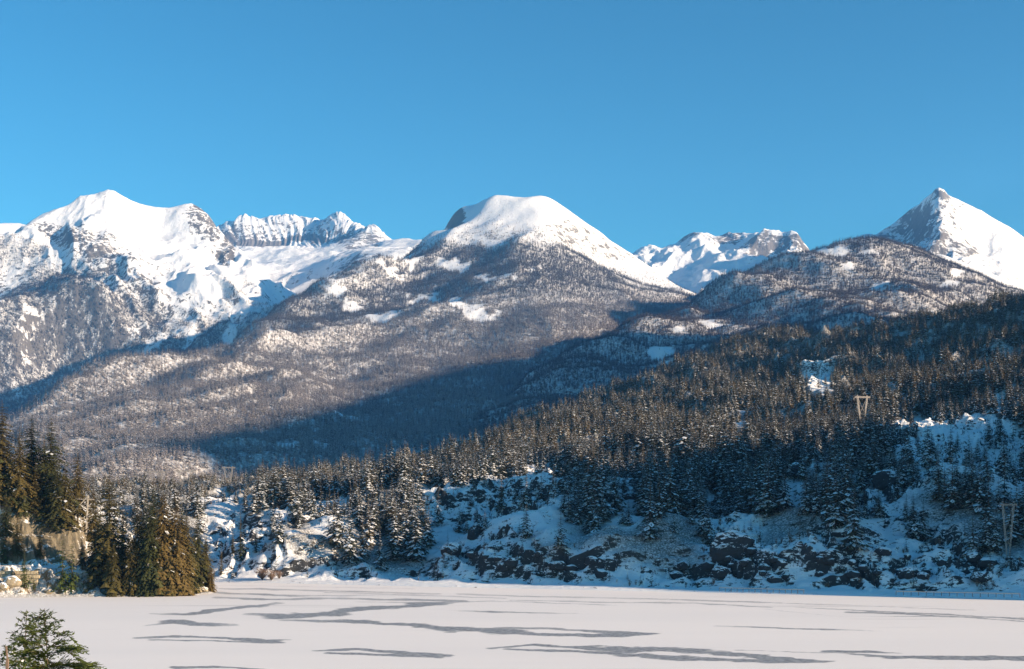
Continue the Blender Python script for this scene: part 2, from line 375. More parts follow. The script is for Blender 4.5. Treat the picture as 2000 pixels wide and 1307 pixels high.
# --- far right-centre peaks
sk = [(1120, 520, 10000), (1220, 503, 10000), (1250, 490, 10000), (1300, 484, 10000), (1321, 471, 10050), (1353, 457, 10100), (1384, 446, 10100), (1405, 452, 10100), (1430, 453, 10100), (1462, 464, 10000), (1490, 464, 9900), (1511, 460, 9850), (1529, 462, 9800), (1560, 471, 9700), (1582, 489, 9500), (1640, 530, 9300), (1750, 560, 9200)]
pts = skyline(sk, 18, (600, 300))+columns({1200: [(560, 8600), (620, 7800)], 1260: [(530, 9300), (580, 8400)], 1310: [(500, 9700), (540, 9100), (590, 8200)], 1360: [(490, 9600), (530, 9000), (580, 8200)],
    1410: [(480, 9750), (510, 9300), (550, 8600), (600, 8000)], 1450: [(500, 9300), (530, 8900), (570, 8200)], 1500: [(500, 9450), (530, 8900)], 1550: [(500, 9200), (550, 8500)], 1650: [(580, 8500)]})
T4 = Terrain(pts, 50, lambda X, Y, z: ridged(X/430, Y/650, 4, 51)*55+fbm(X/150, Y/150, 4, 53)*12)
X, Y = polar(1150, 1720, 330, 7800, 10700, 200); Z = T4(X, Y); u, v = uv(X, Y, T4.base(X, Y))
rock = .42*ell(u, v, [(1335, 462, 30, 10), (1415, 458, 35, 9), (1500, 478, 60, 16), (1550, 480, 30, 12), (1480, 500, 30, 10)])-.3*ell(u, v, [(1340, 520, 110, 35)])
tag(grid_mesh('mountain_far_middle', X, Y, Z, M['far'], {'rock': rock, 'forest': Z*0}), None, None, None, 'structure')

# --- right pointed peak
sk = [(1560, 520, 8800), (1652, 472, 8800), (1677, 461, 8800), (1694, 455, 8800), (1715, 459, 8800), (1733, 446, 8850), (1758, 427, 8930), (1782, 406, 8850), (1803, 392, 8700), (1828, 373, 8500), (1856, 382, 8620), (1884, 397, 8700), (1912, 417, 8750), (1951, 445, 8800), (2000, 480, 8850), (2080, 545, 8900), (2200, 620, 9000)]
pts = skyline(sk, 16, (500, 350))+[at(u, v, Y) for u, v, Y in [
    (1836, 398, 8330), (1846, 425, 8130), (1846, 455, 7900), (1842, 485, 7600), (1850, 510, 7400),
    (1800, 420, 8580), (1770, 445, 8730), (1745, 470, 8680), (1795, 455, 8440), (1800, 485, 8120), (1760, 495, 8180), (1700, 490, 8400), (1680, 540, 7600), (1780, 530, 7300),
    (1880, 420, 8500), (1900, 450, 8400), (1890, 480, 8150), (1940, 475, 8300), (1950, 512, 7950), (1920, 515, 7700), (1990, 530, 7950), (2050, 565, 8000),
    (1700, 500, 6900), (1790, 489, 6850), (1840, 500, 6850), (1900, 520, 6800), (1950, 539, 6800), (2000, 562, 6750), (2100, 604, 6700),
    (1800, 530, 6300), (1900, 560, 6300), (2000, 600, 6250), (2150, 680, 6200), (1850, 518, 7120), (1920, 538, 7120), (1990, 578, 7100)]]
def rel_r(X, Y, z):
    k = (.2+.8*sstep(8800, 8200, Y))*(.55+.45*sstep(1880, 1840, uv(X, Y, z)[0]))
    return (ridged((X-Y*.5)/260, (Y+X*.5)/900, 4, 61)*46+fbm(X/140, Y/140, 4, 63)*14)*k*(.25+.75*sstep(6900, 7300, Y))
T6 = Terrain(pts, 40, rel_r)
X, Y = polar(1600, 2180, 380, 6250, 9800, 300); Z = T6(X, Y); u, v = uv(X, Y, T6.base(X, Y))
rock = .34*ell(u, v, [(1790, 430, 45, 28), (1840, 478, 45, 22), (1885, 485, 26, 20), (1840, 392, 14, 12), (1770, 460, 60, 20)])-.35*ell(u, v, [(1930, 440, 60, 40), (1990, 490, 50, 40)])-.4*sstep(7150, 6950, Y)
tag(grid_mesh('mountain_right_peak', X, Y, Z, M['far'], {'rock': rock, 'forest': Z*0}), None, None, None, 'structure')

# --- middle mountain
sk = [(-350, 960, 3000), (-100, 890, 3500), (0, 848, 3800), (140, 786, 4150), (246, 738, 4450), (345, 703, 4750), (405, 674, 5000), (457, 636, 5300), (538, 591, 5700), (640, 551, 6100), (700, 521, 6300), (758, 508, 6500), (806, 486, 6850), (825, 464, 7000), (873, 444, 7200), (881, 420, 7300), (899, 402, 7350), (938, 394, 7350), (980, 382, 7300), (1015, 385, 7250), (1068, 386, 7250),
      (1100, 404, 7250), (1128, 425, 7250), (1156, 446, 7250), (1198, 478, 7200), (1233, 498, 7200), (1290, 536, 7100), (1330, 560, 6900), (1380, 590, 6700), (1500, 640, 6500)]
pts = skyline(sk, 24, (600, 220))+columns({
    -200: [(960, 2500)], 0: [(900, 3100), (950, 2500), (1000, 2000)], 200: [(800, 3600), (850, 3100), (910, 2600), (970, 2000)],
    300: [(760, 4050), (810, 3500), (870, 2950)],
    400: [(720, 4450), (780, 3850), (850, 3200), (910, 2650), (975, 2000)],
    500: [(650, 5050), (710, 4450), (770, 3850), (830, 3300), (890, 2800)],
    600: [(600, 5500), (660, 4900), (750, 4000), (820, 3350), (880, 2850), (930, 2300), (990, 1900)],
    700: [(560, 5850), (620, 5300), (690, 4700), (760, 4100), (815, 3550), (828, 3300), (880, 2900)],
    800: [(530, 6350), (580, 5800), (650, 5100), (720, 4500), (780, 3950), (850, 3300), (920, 2500), (980, 1900)],
    900: [(440, 7050), (480, 6650), (550, 6000), (610, 5400), (680, 4850), (740, 4350), (800, 3750)],
    1000: [(430, 6950), (470, 6550), (530, 6050), (600, 5450), (670, 4950), (720, 4600), (770, 4100), (860, 3200), (950, 2300)],
    1080: [(430, 6980), (480, 6550), (560, 5850), (640, 5150)],
    1150: [(480, 6950), (520, 6500), (580, 5850), (640, 5300), (700, 4850), (770, 4250), (850, 3400)],
    1220: [(530, 6850), (570, 6300), (640, 5500)],
    1300: [(565, 6750), (590, 6350), (630, 5800), (690, 5200), (750, 4500), (820, 3800)], 1450: [(650, 5900), (720, 5000), (800, 4200)], 1600: [(700, 5700), (800, 4600)]})
def rel_mid(X, Y, z):
    w = fbm(X/1100, Y/1100, 2, 75)*300; k = .55+.45*sstep(0, 1500, 7200-Y)
    lft = sstep(200, -900, X)
    return (ridged((X*.85-Y*.5+w)/620, (Y*.85+X*.5)/2600, 3, 71)*(26+48*lft)+fbm(X/330, Y/330, 4, 73)*(16+18*lft))*k*sstep(1500, 2600, Y)
T3 = Terrain(pts, 80, rel_mid)
X, Y = polar(-250, 1640, 580, 2000, 7900, 360); Z = T3(X, Y); u, v = uv(X, Y, T3.base(X, Y))
CLEAR3 = [(825, 566, 32, 8), (965, 549, 42, 9), (868, 588, 34, 10), (905, 602, 28, 8), (945, 611, 38, 9), (745, 610, 30, 10), (715, 618, 14, 6), (690, 575, 26, 7), (885, 515, 34, 9), (1045, 527, 22, 4), (790, 522, 35, 6), (760, 512, 25, 5), (692, 822, 36, 11), (545, 650, 18, 7), (525, 665, 16, 6), (470, 642, 22, 9),
          (555, 892, 26, 5), (620, 884, 16, 4), (622, 785, 12, 4), (755, 797, 14, 6), (1292, 688, 26, 9), (960, 470, 30, 8), (600, 805, 20, 5), (335, 878, 30, 5), (655, 555, 20, 4), (1400, 620, 30, 6)]
def forest3(u, v, X, Y):
    tl = curve_v(u, [(0, 400), (560, 540), (650, 552), (740, 508), (825, 482), (900, 478), (970, 468), (1050, 486), (1100, 488), (1150, 508), (1200, 532), (1250, 556), (1310, 574), (1400, 585)])
    f = sstep(-16, 22, v-tl+fbm(X/160, Y/160, 3, 81)*16)+.22*sstep(-60, 0, v-tl+14*fbm(X/90, Y/90, 2, 80))
    n = fbm(X/110, Y/160, 3, 83)
    f = f*(1-.93*sstep(.3, .6, ell(u+20*n, v+11*fbm(X/60, Y/110, 3, 85), CLEAR3)))
    return np.clip(f*(1-.35*sstep(.45, .7, n)*sstep(680, 560, v)), 0, 1)
rock = .8*ell(u, v, [(888, 415, 20, 26)])-.18*sstep(500, 560, v)+.24*ell(u, v, [(1040, 462, 150, 22), (1180, 500, 70, 22), (960, 425, 40, 14), (1110, 410, 14, 30), (1180, 470, 20, 12)])-.12*ell(u, v, [(1010, 415, 90, 30), (1200, 520, 60, 30)])
tag(grid_mesh('mountain_middle', X, Y, Z, M['mid'], {'rock': rock, 'forest': forest3(u, v, X, Y)}), None, None, None, 'structure')

# --- forested dome and its long spur (right)
sk = [(700, 960, 2500), (850, 868, 2900), (950, 806, 3300), (1060, 748, 3700), (1150, 705, 4000), (1250, 660, 4300), (1340, 606, 4500), (1400, 571, 4600), (1450, 545, 4600), (1500, 522, 4700), (1590, 498, 4850), (1640, 482, 4900), (1720, 478, 4950), (1790, 492, 4950), (1850, 520, 4950), (1900, 545, 4950), (1950, 568, 4950), (2000, 594, 4950), (2150, 680, 4900), (2350, 760, 4800)]
pts = skyline(sk, 26, (600, 230))+columns({800: [(960, 2200)], 900: [(900, 2500)], 1000: [(850, 2600), (920, 2100)], 1150: [(770, 3000), (830, 2500)], 1300: [(700, 3550), (760, 2950), (820, 2450)], 1420: [(610, 4150), (680, 3500), (750, 2850)],
    1550: [(560, 4350), (620, 3800), (680, 3200), (740, 2700)], 1700: [(530, 4500), (580, 4000), (640, 3400), (700, 2800)], 1850: [(560, 4450), (610, 3950), (670, 3300)], 2000: [(640, 4200), (700, 3500), (740, 3000)], 2200: [(760, 3800)]})
pts = [q*np.array([1.22, 1.22, 1])+np.array([0, 0, (q[2]-CH)*.22]) for q in pts]
T5 = Terrain(pts, 80, lambda X, Y, z: (ridged((X*.6+Y*.6)/620, (Y-X)/1500, 4, 91)*52+fbm(X/240, Y/240, 4, 93)*20)*sstep(2300, 3400, Y)*(.4+.6*sstep(6100, 5300, Y)))
X, Y = polar(780, 2250, 480, 2500, 7000, 270); Z = T5(X, Y); u, v = uv(X, Y, T5.base(X, Y))
CLEAR5 = [(1630, 492, 32, 8), (1700, 500, 22, 4), (1690, 572, 25, 5), (1720, 560, 25, 6), (1745, 575, 14, 5), (1600, 576, 22, 4), (1870, 535, 16, 5), (1850, 560, 20, 6), (1660, 530, 14, 3), (1292, 688, 26, 10), (1400, 622, 34, 6), (1330, 640, 14, 4)]
def forest5(u, v, X, Y):
    n = fbm(X/100, Y/150, 3, 95); f = 1-.95*sstep(.3, .6, ell(u+10*n, v+6*fbm(X/70, Y/100, 2, 97), CLEAR5))
    return np.clip(f*(1-.25*sstep(.42, .7, n)), 0, 1)
tag(grid_mesh('mountain_forested_dome', X, Y, Z, M['mid'], {'rock': Z*0-.12, 'forest': forest5(u, v, X, Y)}), None, None, None, 'structure')

# ================================================================== NEAR HILL
def qp(q, p, z): c, s = math.cos(SUN_A), math.sin(SUN_A); return np.array([c*q+s*p, -s*q+c*p, z])
NC = {-300: [(1110, 500), (1040, 560), (985, 750)], -100: [(1110, 490), (1040, 560), (985, 750), (965, 1000)],
    100: [(1125, 480), (1060, 530), (1005, 640), (988, 850)], 280: [(1125, 475), (1060, 530), (1005, 640), (985, 850)],
    430: [(1080, 495), (1020, 570), (998, 660), (985, 850)],
    560: [(1080, 485), (1010, 570), (985, 780), (968, 980)], 690: [(1070, 482), (1000, 560), (968, 800), (950, 1050)],
    800: [(1060, 478), (1000, 535), (965, 680), (933, 1150)],
    900: [(1060, 472), (1000, 520), (948, 660), (908, 1250)],
    1000: [(1060, 463), (1005, 505), (960, 560), (900, 850), (876, 1380)],
    1100: [(1070, 455), (1010, 500), (945, 590), (880, 840), (824, 1560)],
    1200: [(1080, 445), (1000, 515), (960, 560), (900, 740), (830, 1020), (784, 1600)],
    1300: [(1090, 440), (1020, 500), (960, 570), (880, 840), (800, 1200), (746, 1800)],
    1400: [(1095, 432), (1050, 455), (1000, 520), (900, 800), (800, 1260), (700, 1980)],
    1500: [(1090, 425), (1060, 440), (1000, 510), (900, 810), (800, 1260), (740, 1600), (675, 2050)],
    1600: [(1080, 425), (1010, 475), (960, 510), (880, 660), (800, 980), (720, 1450), (667, 2050)],
    1700: [(1090, 415), (1010, 465), (950, 495), (880, 610), (800, 900), (720, 1300), (658, 2000)],
    1800: [(1090, 408), (1030, 445), (985, 460), (940, 490), (870, 560), (822, 630), (812, 720), (780, 900), (720, 1200), (645, 1900)],
    1900: [(1090, 402), (1030, 430), (960, 470), (880, 550), (850, 640), (800, 800), (720, 1080), (632, 1800)],
    2000: [(1100, 392), (1050, 425), (980, 460), (900, 540), (870, 620), (800, 760), (700, 1080), (612, 1650)],
    2150: [(1100, 385), (1000, 450), (850, 600), (700, 1050), (600, 1600)]}
pts = columns(NC)
for q in range(-700, 1000, 60):
    pts += [qp(q, 397, 0), qp(q, 380, -3.), qp(q, 330, -8.)]
for q in (120, 180, 250, 340, 450, 600, 800, 950):  # bluff out of view, heights set so its shadow covers the lower slope
    k = sstep(0, 150, q); e = max(0, q-220)*.06
    for p, z in [(398, 55), (402, 82), (411, 96), (430, 104), (455, 110), (500, 120), (560, 126), (640, 118), (700, 103), (760, 115), (850, 148), (950, 178), (1060, 195), (1180, 225), (1330, 262), (1480, 295), (1650, 325), (1800, 350), (2000, 360)]:
        if q < 200 and p > 600: continue
        pts.append(qp(q, p, z*(.45+.55*k)+e))
# far side of the crest
for u, v, Y in [(430, 985, 1300), (560, 985, 1500), (800, 960, 1700), (1000, 905, 2000), (1200, 840, 2300), (1400, 780, 2500), (1600, 740, 2700), (1800, 720, 2500), (2000, 700, 2300), (200, 985, 1300), (0, 985, 1300), (-200, 985, 1300)]: pts.append(at(u, v, Y))
OPEN7 = [(1000, 985, 120, 38), (1075, 935, 60, 16), (880, 985, 60, 20), (640, 975, 45, 12), (1220, 965, 35, 22), (1440, 1050, 48, 30), (1470, 1110, 110, 40), (1790, 828, 60, 24), (1880, 858, 95, 40), (1965, 890, 65, 45), (1740, 960, 70, 20), (1555, 935, 30, 22), (1400, 1000, 40, 14), (1740, 1010, 80, 28), (1830, 1040, 50, 36), (1600, 1095, 170, 36), (1900, 1100, 150, 40),
         (1600, 750, 30, 14), (1590, 905, 20, 14), (440, 1000, 50, 18), (470, 1060, 60, 40), (660, 1110, 130, 30), (900, 1110, 140, 30), (1190, 1120, 160, 24), (1000, 1060, 50, 12), (1450, 830, 16, 8), (1950, 790, 18, 10), (550, 1030, 30, 12)]
def open7(u, v, X, Y):
    n = fbm(X/26, Y/40, 3, 101); m = ell(u+18*n, v+12*fbm(X/30, Y/40, 2, 103), OPEN7)
    return np.maximum(m, sstep(1085, 1120, v+14*n))
def rel_near(X, Y, z):
    p = math.sin(SUN_A)*X+math.cos(SUN_A)*Y; u, v = uv(X, Y, z); o = open7(u, v, X, Y)
    k = sstep(400, 425, p); far = sstep(700, 1500, Y)
    d = ridged(X/75, Y/95, 3, 111)*(7+12*far)+ridged(X/190, Y/230, 3, 113)*(5+12*far)
    zz = z+d*k; hs_ = 6.5; w = fbm(X/30, Y/30, 4, 115)*9.+X*.16
    s = (zz+w)/hs_; fl = np.floor(s); fr = s-fl; st = (fl+sstep(.50, .95, fr))*hs_-w
    zz = zz+(st-zz)*.85*(.25+.75*o)*sstep(1100, 600, Y)
    zz = zz+fbm(X/11, Y/14, 3, 117)*1.15*(.4+.6*o)*sstep(1300, 600, Y)*k
    zz = zz+ridged(X/24, Y/26, 3, 119)*2.3*o*k*sstep(1000, 500, Y)+(ridged(X/7+Y/11, Y/8, 3, 121)*.95+fbm(X/2.7, Y/3, 2, 123)*.35)*o*k*sstep(800, 520, Y)
    dz = zz-z; return dz*sstep(398, 413, p)+.5*sstep(394.5, 399, p)-.6*sstep(400, 394, p)-.6*np.maximum(z, 0)*sstep(416, 399, p)*sstep(215, 150, X)
T7 = Terrain(pts, 12, rel_near)
X, Y = polar(-260, 2120, 900, 352, 2600, 470); 
Z = T7(X, Y); u, v = uv(X, Y, T7.base(X, Y))
hp = 14./Y*F; fo7 = 1-np.maximum.reduce([open7(u, v, X, Y), ell(u, v-hp*.45, OPEN7), .95*ell(u, v-hp*.85, OPEN7)])
tag(grid_mesh('hill_near', X, Y, Z, M['near'], {'rock': -.02-.22*ell(u, v, [(1890, 860, 130, 50), (1450, 1045, 40, 16)])+.12*ell(u, v, [(1400, 1115, 120, 40), (900, 1090, 150, 40), (1650, 1050, 120, 40)]), 'forest': .95*fo7+.03}, smooth=False), None, None, None, 'structure')
# unseen rest of the hillside right of the view, its bluff raised for shade
q = np.linspace(-10, 1000, 120); p = 380*(2200/380)**np.linspace(0, 1, 130); PP, QQ = np.meshgrid(p, q, indexing='ij')
X = math.cos(SUN_A)*QQ+math.sin(SUN_A)*PP; Y = -math.sin(SUN_A)*QQ+math.cos(SUN_A)*PP; Z = T7(X, Y)-np.where(uv(X, Y, 0)[0] < 2115, 30., 0)
tag(grid_mesh('shading_hill_beyond_view', X, Y, Z, M['near'], {'rock': Z*0, 'forest': Z*0+.7}), None, None, None, 'structure')

# --- big unseen mountain added at right, crest shaped to shade the middle mountain's foot
def hit(T, u, v, y0, y1):
    Ys = np.linspace(y0, y1, 1200); Xs = (u-1000)/F*Ys; z = T(Xs, Ys); ok = np.where(z >= CH+(HV-v)/F*Ys)[0]
    i = ok[0] if len(ok) else len(Ys)-1; return np.array([Xs[i], Ys[i], z[i]])
EDGE = [(-100, 960), (60, 915), (200, 880), (330, 858), (420, 842), (480, 825), (560, 805), (640, 784), (750, 750), (870, 716), (1000, 695)]
crest = []
for (a, b), (c, d) in zip(EDGE[:-1], EDGE[1:]):
    for i in range(4): crest.append(hit(T3, a+(c-a)*i/4, b+(d-b)*i/4, 2000, 7500))
crest = [h+S*5200 for h in crest]
crest.sort(key=lambda c: math.sin(SUN_A)*c[0]+math.cos(SUN_A)*c[1])
cp = np.array([[math.sin(SUN_A)*c[0]+math.cos(SUN_A)*c[1], c[2]] for c in crest])
cq = np.mean([math.cos(SUN_A)*c[0]-math.sin(SUN_A)*c[1] for c in crest])
hz = [c[2]-(math.cos(SUN_A)*c[0]-math.sin(SUN_A)*c[1]-cq)*math.tan(SUN_E) for c in crest]
p = np.linspace(1800, cp[-1, 0]+900, 160); q = np.linspace(cq-2400, cq+2600, 90); PP, QQ = np.meshgrid(p, q, indexing='ij')
ch = np.interp(PP, cp[:, 0], hz); ch = ch*sstep(1890, 2060, PP)*(1-sstep(cp[-1, 0], cp[-1, 0]+300, PP))
Z = np.maximum(-20, ch-np.abs(QQ-cq)*.62)+fbm(PP/500, QQ/500, 4, 131)*40*sstep(50, 600, np.abs(QQ-cq))
X = math.cos(SUN_A)*QQ+math.sin(SUN_A)*PP; Y = -math.sin(SUN_A)*QQ+math.cos(SUN_A)*PP
tag(grid_mesh('shading_mountain_beyond_view', X, Y, Z, M['mid'], {'rock': Z*0, 'forest': sstep(1300, 900, Z)}), None, None, None, 'structure')

# ================================================================== GROUND AND LAKE
g = grid_mesh('ground', *np.meshgrid(np.linspace(-9000, 9000, 30), np.linspace(-3000, 14000, 30)), np.full((30, 30), -12.), M['mid'], {'rock': np.zeros((30, 30)), 'forest': np.zeros((30, 30))+.3})
tag(g, None, None, None, 'structure')
# dark wind-cleared ice: poly-lines of (u, v, half width px, darkness)
STREAKS = [
 [(300, 1199, 2, .5), (360, 1200, 4, .8), (420, 1192, 4, .9), (500, 1184, 4, .8), (540, 1178, 3, .6)],
 [(270, 1225, 1, .3), (340, 1214, 5, .9), (390, 1219, 6, .9), (450, 1221, 3, .6)],
 [(490, 1200, 3, .6), (560, 1204, 7, .95), (640, 1200, 7, .95), (690, 1190, 5, .9), (760, 1186, 5, .9), (850, 1180, 4, .8), (900, 1176, 3, .5)],
 [(560, 1212, 3, .6), (700, 1214, 5, .9), (800, 1221, 5, .9), (900, 1229, 8, .95), (980, 1234, 8, .95), (1060, 1240, 3, .7)],
 [(980, 1226, 3, .7), (1080, 1228, 3, .7), (1180, 1234, 3, .8), (1270, 1238, 3, .9)],
 [(1000, 1238, 3, .8), (1120, 1241, 4, .9), (1200, 1240, 6, .95), (1270, 1238, 3, .8)],
 [(270, 1246, 2, .7), (340, 1243, 3, .85), (440, 1246, 3, .85), (520, 1252, 5, .9), (560, 1250, 2, .6)],
 [(300, 1250, 2, .8), (420, 1252, 2, .8), (540, 1256, 3, .8)],
 [(620, 1271, 2, .8), (700, 1268, 3, .9), (800, 1276, 5, .9), (870, 1281, 3, .8)], [(650, 1276, 3, .9), (760, 1279, 3, .9), (850, 1283, 3, .8)],
 [(960, 1266, 2, .8), (1040, 1260, 3, .9), (1130, 1264, 4, .95), (1210, 1268, 8, .95), (1300, 1268, 6, .95), (1380, 1274, 6, .9), (1450, 1280, 6, .95), (1560, 1290, 5, .95), (1620, 1292, 2, .7)],
 [(1000, 1268, 3, .9), (1120, 1272, 3, .9), (1240, 1280, 6, .95), (1320, 1286, 7, .95), (1400, 1288, 4, .9), (1500, 1292, 6, .95), (1600, 1293, 3, .8)],
 [(1440, 1270, 1.5, .6), (1560, 1274, 1.5, .6), (1650, 1276, 2, .7), (1750, 1284, 4, .9), (1850, 1283, 3, .9), (2050, 1284, 4, .9)], [(1620, 1272, 3, .9), (1700, 1273, 3, .9), (1760, 1276, 1, .5)], [(1700, 1282, 2, .8), (1840, 1287, 3, .9), (2050, 1288, 5, .9)],
 [(350, 1304, 3, .9), (420, 1303, 3, .9), (500, 1307, 3, .9)],
 [(1400, 1223, 1.5, .5), (1500, 1226, 2, .8), (1600, 1229, 2, .8), (1720, 1233, 1, .5)],
 [(880, 1193, 1, .4), (960, 1195, 2, .8), (1050, 1197, 1.5, .7), (1150, 1199, 1, .4)],
 [(440, 1150, 3, .55), (560, 1152, 3, .6), (700, 1156, 2.5, .6), (850, 1160, 2.5, .5)], [(420, 1158, 3, .6), (520, 1162, 3, .7), (620, 1164, 2.5, .55), (760, 1163, 2, .4)], [(430, 1167, 3, .6), (520, 1171, 3.5, .75), (640, 1169, 2, .6), (800, 1171, 3, .7), (900, 1174, 3, .7)],
 [(640, 1158, 2, .5), (800, 1162, 2, .5), (980, 1168, 2, .5)], [(700, 1176, 2, .4), (840, 1178, 3, .7), (960, 1174, 2, .5), (1080, 1178, 2, .6), (1200, 1182, 1.5, .5)],
 [(900, 1160, 2, .5), (1050, 1166, 2, .6), (1200, 1168, 2, .5), (1400, 1174, 2, .6), (1600, 1180, 1.5, .5)], [(1000, 1172, 1.5, .5), (1200, 1177, 2, .6), (1350, 1178, 2, .6), (1500, 1186, 2, .6)],
 [(1300, 1170, 1.5, .5), (1500, 1177, 2, .6), (1700, 1184, 1.5, .5), (1900, 1192, 1.5, .5)], [(1560, 1186, 1.5, .5), (1700, 1194, 2, .7), (1850, 1200, 2, .7), (2050, 1213, 2, .8)], [(1660, 1196, 2, .7), (1760, 1199, 2, .8), (1900, 1207, 2, .7), (2050, 1218, 1.5, .6)],
 [(1500, 1190, 1.5, .5), (1640, 1205, 1, .4), (1800, 1204, 1.5, .6), (2050, 1208, 1.5, .6)], [(180, 1230, 1, .4), (230, 1230, 1, .4)], [(200, 1262, 1, .3), (235, 1264, 1, .3)], [(400, 1143, 2, .3), (600, 1146, 2, .4), (800, 1150, 2, .4)]]
vr = np.concatenate([np.linspace(1125, 1175, 90), np.linspace(1175.5, 1320, 150), np.array([1345, 1380, 1450, 1600, 1900, 2600])])
uu = np.linspace(-120, 2120, 470); VV, UU = np.meshgrid(vr[::-1], uu, indexing='ij'); Y = 63894./(VV-1000); X = (UU-1000)/F*Y
dark = np.zeros(X.shape); nz1 = fbm(UU/60., VV/5., 4, 141)*3.2; nz2 = fbm(UU/200., VV/14., 2, 143)*5
for L in STREAKS:
    for (u0, v0, w0, d0), (u1, v1, w1, d1) in zip(L[:-1], L[1:]):
        t = np.clip((UU-u0)/(u1-u0), 0, 1); vv = v0+(v1-v0)*t; w = w0+(w1-w0)*t; dd = d0+(d1-d0)*t
        ex = np.maximum(0, np.maximum(u0-UU, UU-u1))/9.
        q = np.sqrt((VV-vv+nz1*.55*(w/4)+.2*nz2*(w/5))**2+ex**2)/(w*.8)
        dark = np.maximum(dark, dd*sstep(1.35, .5, q))
t = NT('snow_covered_lake_ice'); p = t.pos(); pa = t.pos((.12, 1, 1))
d = t.attr('dark'); fine = t.noise(t.pos((.25, 1, 1)), .5, 8, .8); med = t.noise(pa, .045, 5, .62)
m = t.ramp(t.math('ADD', d, t.math('MULTIPLY_ADD', fine, 1.1, -.55)), .25, .85)
m2 = t.math('MULTIPLY', t.ramp(med, .60, .74), .30)
sn = t.mix(t.ramp(t.noise(pa, .02, 4, .6), .3, .7), (.91, .86, .82), (.86, .82, .79))
ice = t.mix(t.ramp(t.noise(p, .9, 5, .75), .4, .6), (.20, .20, .205), (.42, .415, .41))
t.col(t.mix(t.math('MAXIMUM', m, m2), sn, ice))
rg = t.math('MULTIPLY_ADD', m, -.35, .85); t.l(rg, t.b.inputs['Roughness']); t.bump(t.math('ADD', med, t.math('MULTIPLY', fine, .15)), .25)
tag(grid_mesh('lake_ice', X, Y, X*0, t.m, {'dark': dark}), None, None, None, 'structure')
lk = grid_mesh('lake_snow', *np.meshgrid(np.array([-2500., -250, 0, 900, 2500]), np.array([-1500., 0, 60, 300, 900])), np.full((5, 5), -.06), t.m, {'dark': np.zeros((5, 5))})
tag(lk, None, None, None, 'structure')

# ================================================================== FORESTS ON THE MOUNTAINS
def proto(name, mat, snowmat, hs, seeds, **k):
    out = []
    for h, s in zip(hs, seeds):
        T, N, K = conifer_geo(h=h, seed=s, **k)
        out.append(bpy.data.objects.new(name, to_mesh(name, [(T, M['bark']), (N, mat), (K, snowmat)])))
    return out
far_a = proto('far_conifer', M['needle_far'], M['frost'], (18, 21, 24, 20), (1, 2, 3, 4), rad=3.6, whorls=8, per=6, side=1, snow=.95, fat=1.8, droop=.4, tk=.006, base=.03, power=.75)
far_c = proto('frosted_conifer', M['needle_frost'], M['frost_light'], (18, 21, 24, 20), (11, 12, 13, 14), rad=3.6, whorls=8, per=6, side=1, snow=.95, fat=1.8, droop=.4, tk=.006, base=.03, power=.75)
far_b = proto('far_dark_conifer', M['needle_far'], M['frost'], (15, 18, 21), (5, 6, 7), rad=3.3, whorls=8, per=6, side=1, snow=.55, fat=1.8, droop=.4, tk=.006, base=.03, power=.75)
def jitter_polar(u0, u1, y0, y1, sp, seed):
    r = np.random.default_rng(seed); n = int((u1-u0)/F*(y1**2-y0**2)/2/sp**2)
    Y = np.sqrt(r.uniform(y0**2, y1**2, n)); U = r.uniform(u0, u1, n); return (U-1000)/F*Y, Y, r.random(n)
def forest(name, T, fn, box, sp, seed, protos, label, smin=.7, smax=1.2, edge=None):
    X, Y, k = jitter_polar(*box, sp, seed); zb = T.base(X, Y); u, v = uv(X, Y, zb)
    d = fn(u, v, X, Y); ok = (k < d) & (v < 1000); X = X[ok]; Y = Y[ok]; z = T(X, Y)
    s = np.random.default_rng(seed+1).uniform(smin, smax, len(X))*(.55+.45*np.clip(d[ok], 0, 1))
    print(name, len(X)); return scatter(name, np.c_[X, Y, z-.5], s, protos, label, None)
def split3(u, v, X, Y): return sstep(-35, 45, v-curve_v(u, [(0, 640), (600, 640), (760, 600), (900, 590), (1100, 560), (1250, 575), (1400, 590)])+25*fbm(X/500, Y/500, 3, 207))
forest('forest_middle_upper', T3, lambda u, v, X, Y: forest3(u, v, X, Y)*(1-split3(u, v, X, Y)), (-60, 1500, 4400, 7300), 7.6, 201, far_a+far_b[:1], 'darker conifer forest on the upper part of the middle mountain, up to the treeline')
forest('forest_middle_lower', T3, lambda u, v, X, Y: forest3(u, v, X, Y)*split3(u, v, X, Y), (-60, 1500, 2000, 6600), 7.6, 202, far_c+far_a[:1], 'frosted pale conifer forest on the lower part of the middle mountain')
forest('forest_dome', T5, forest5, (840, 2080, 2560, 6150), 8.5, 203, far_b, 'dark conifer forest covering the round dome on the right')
forest('forest_left', T1, lambda u, v, X, Y: 1.0*forest1(u, v, X, Y), (-60, 620, 5150, 8000), 7.6, 205, far_b+far_a[:2], 'thinning conifer forest on the lower face of the left mountain')

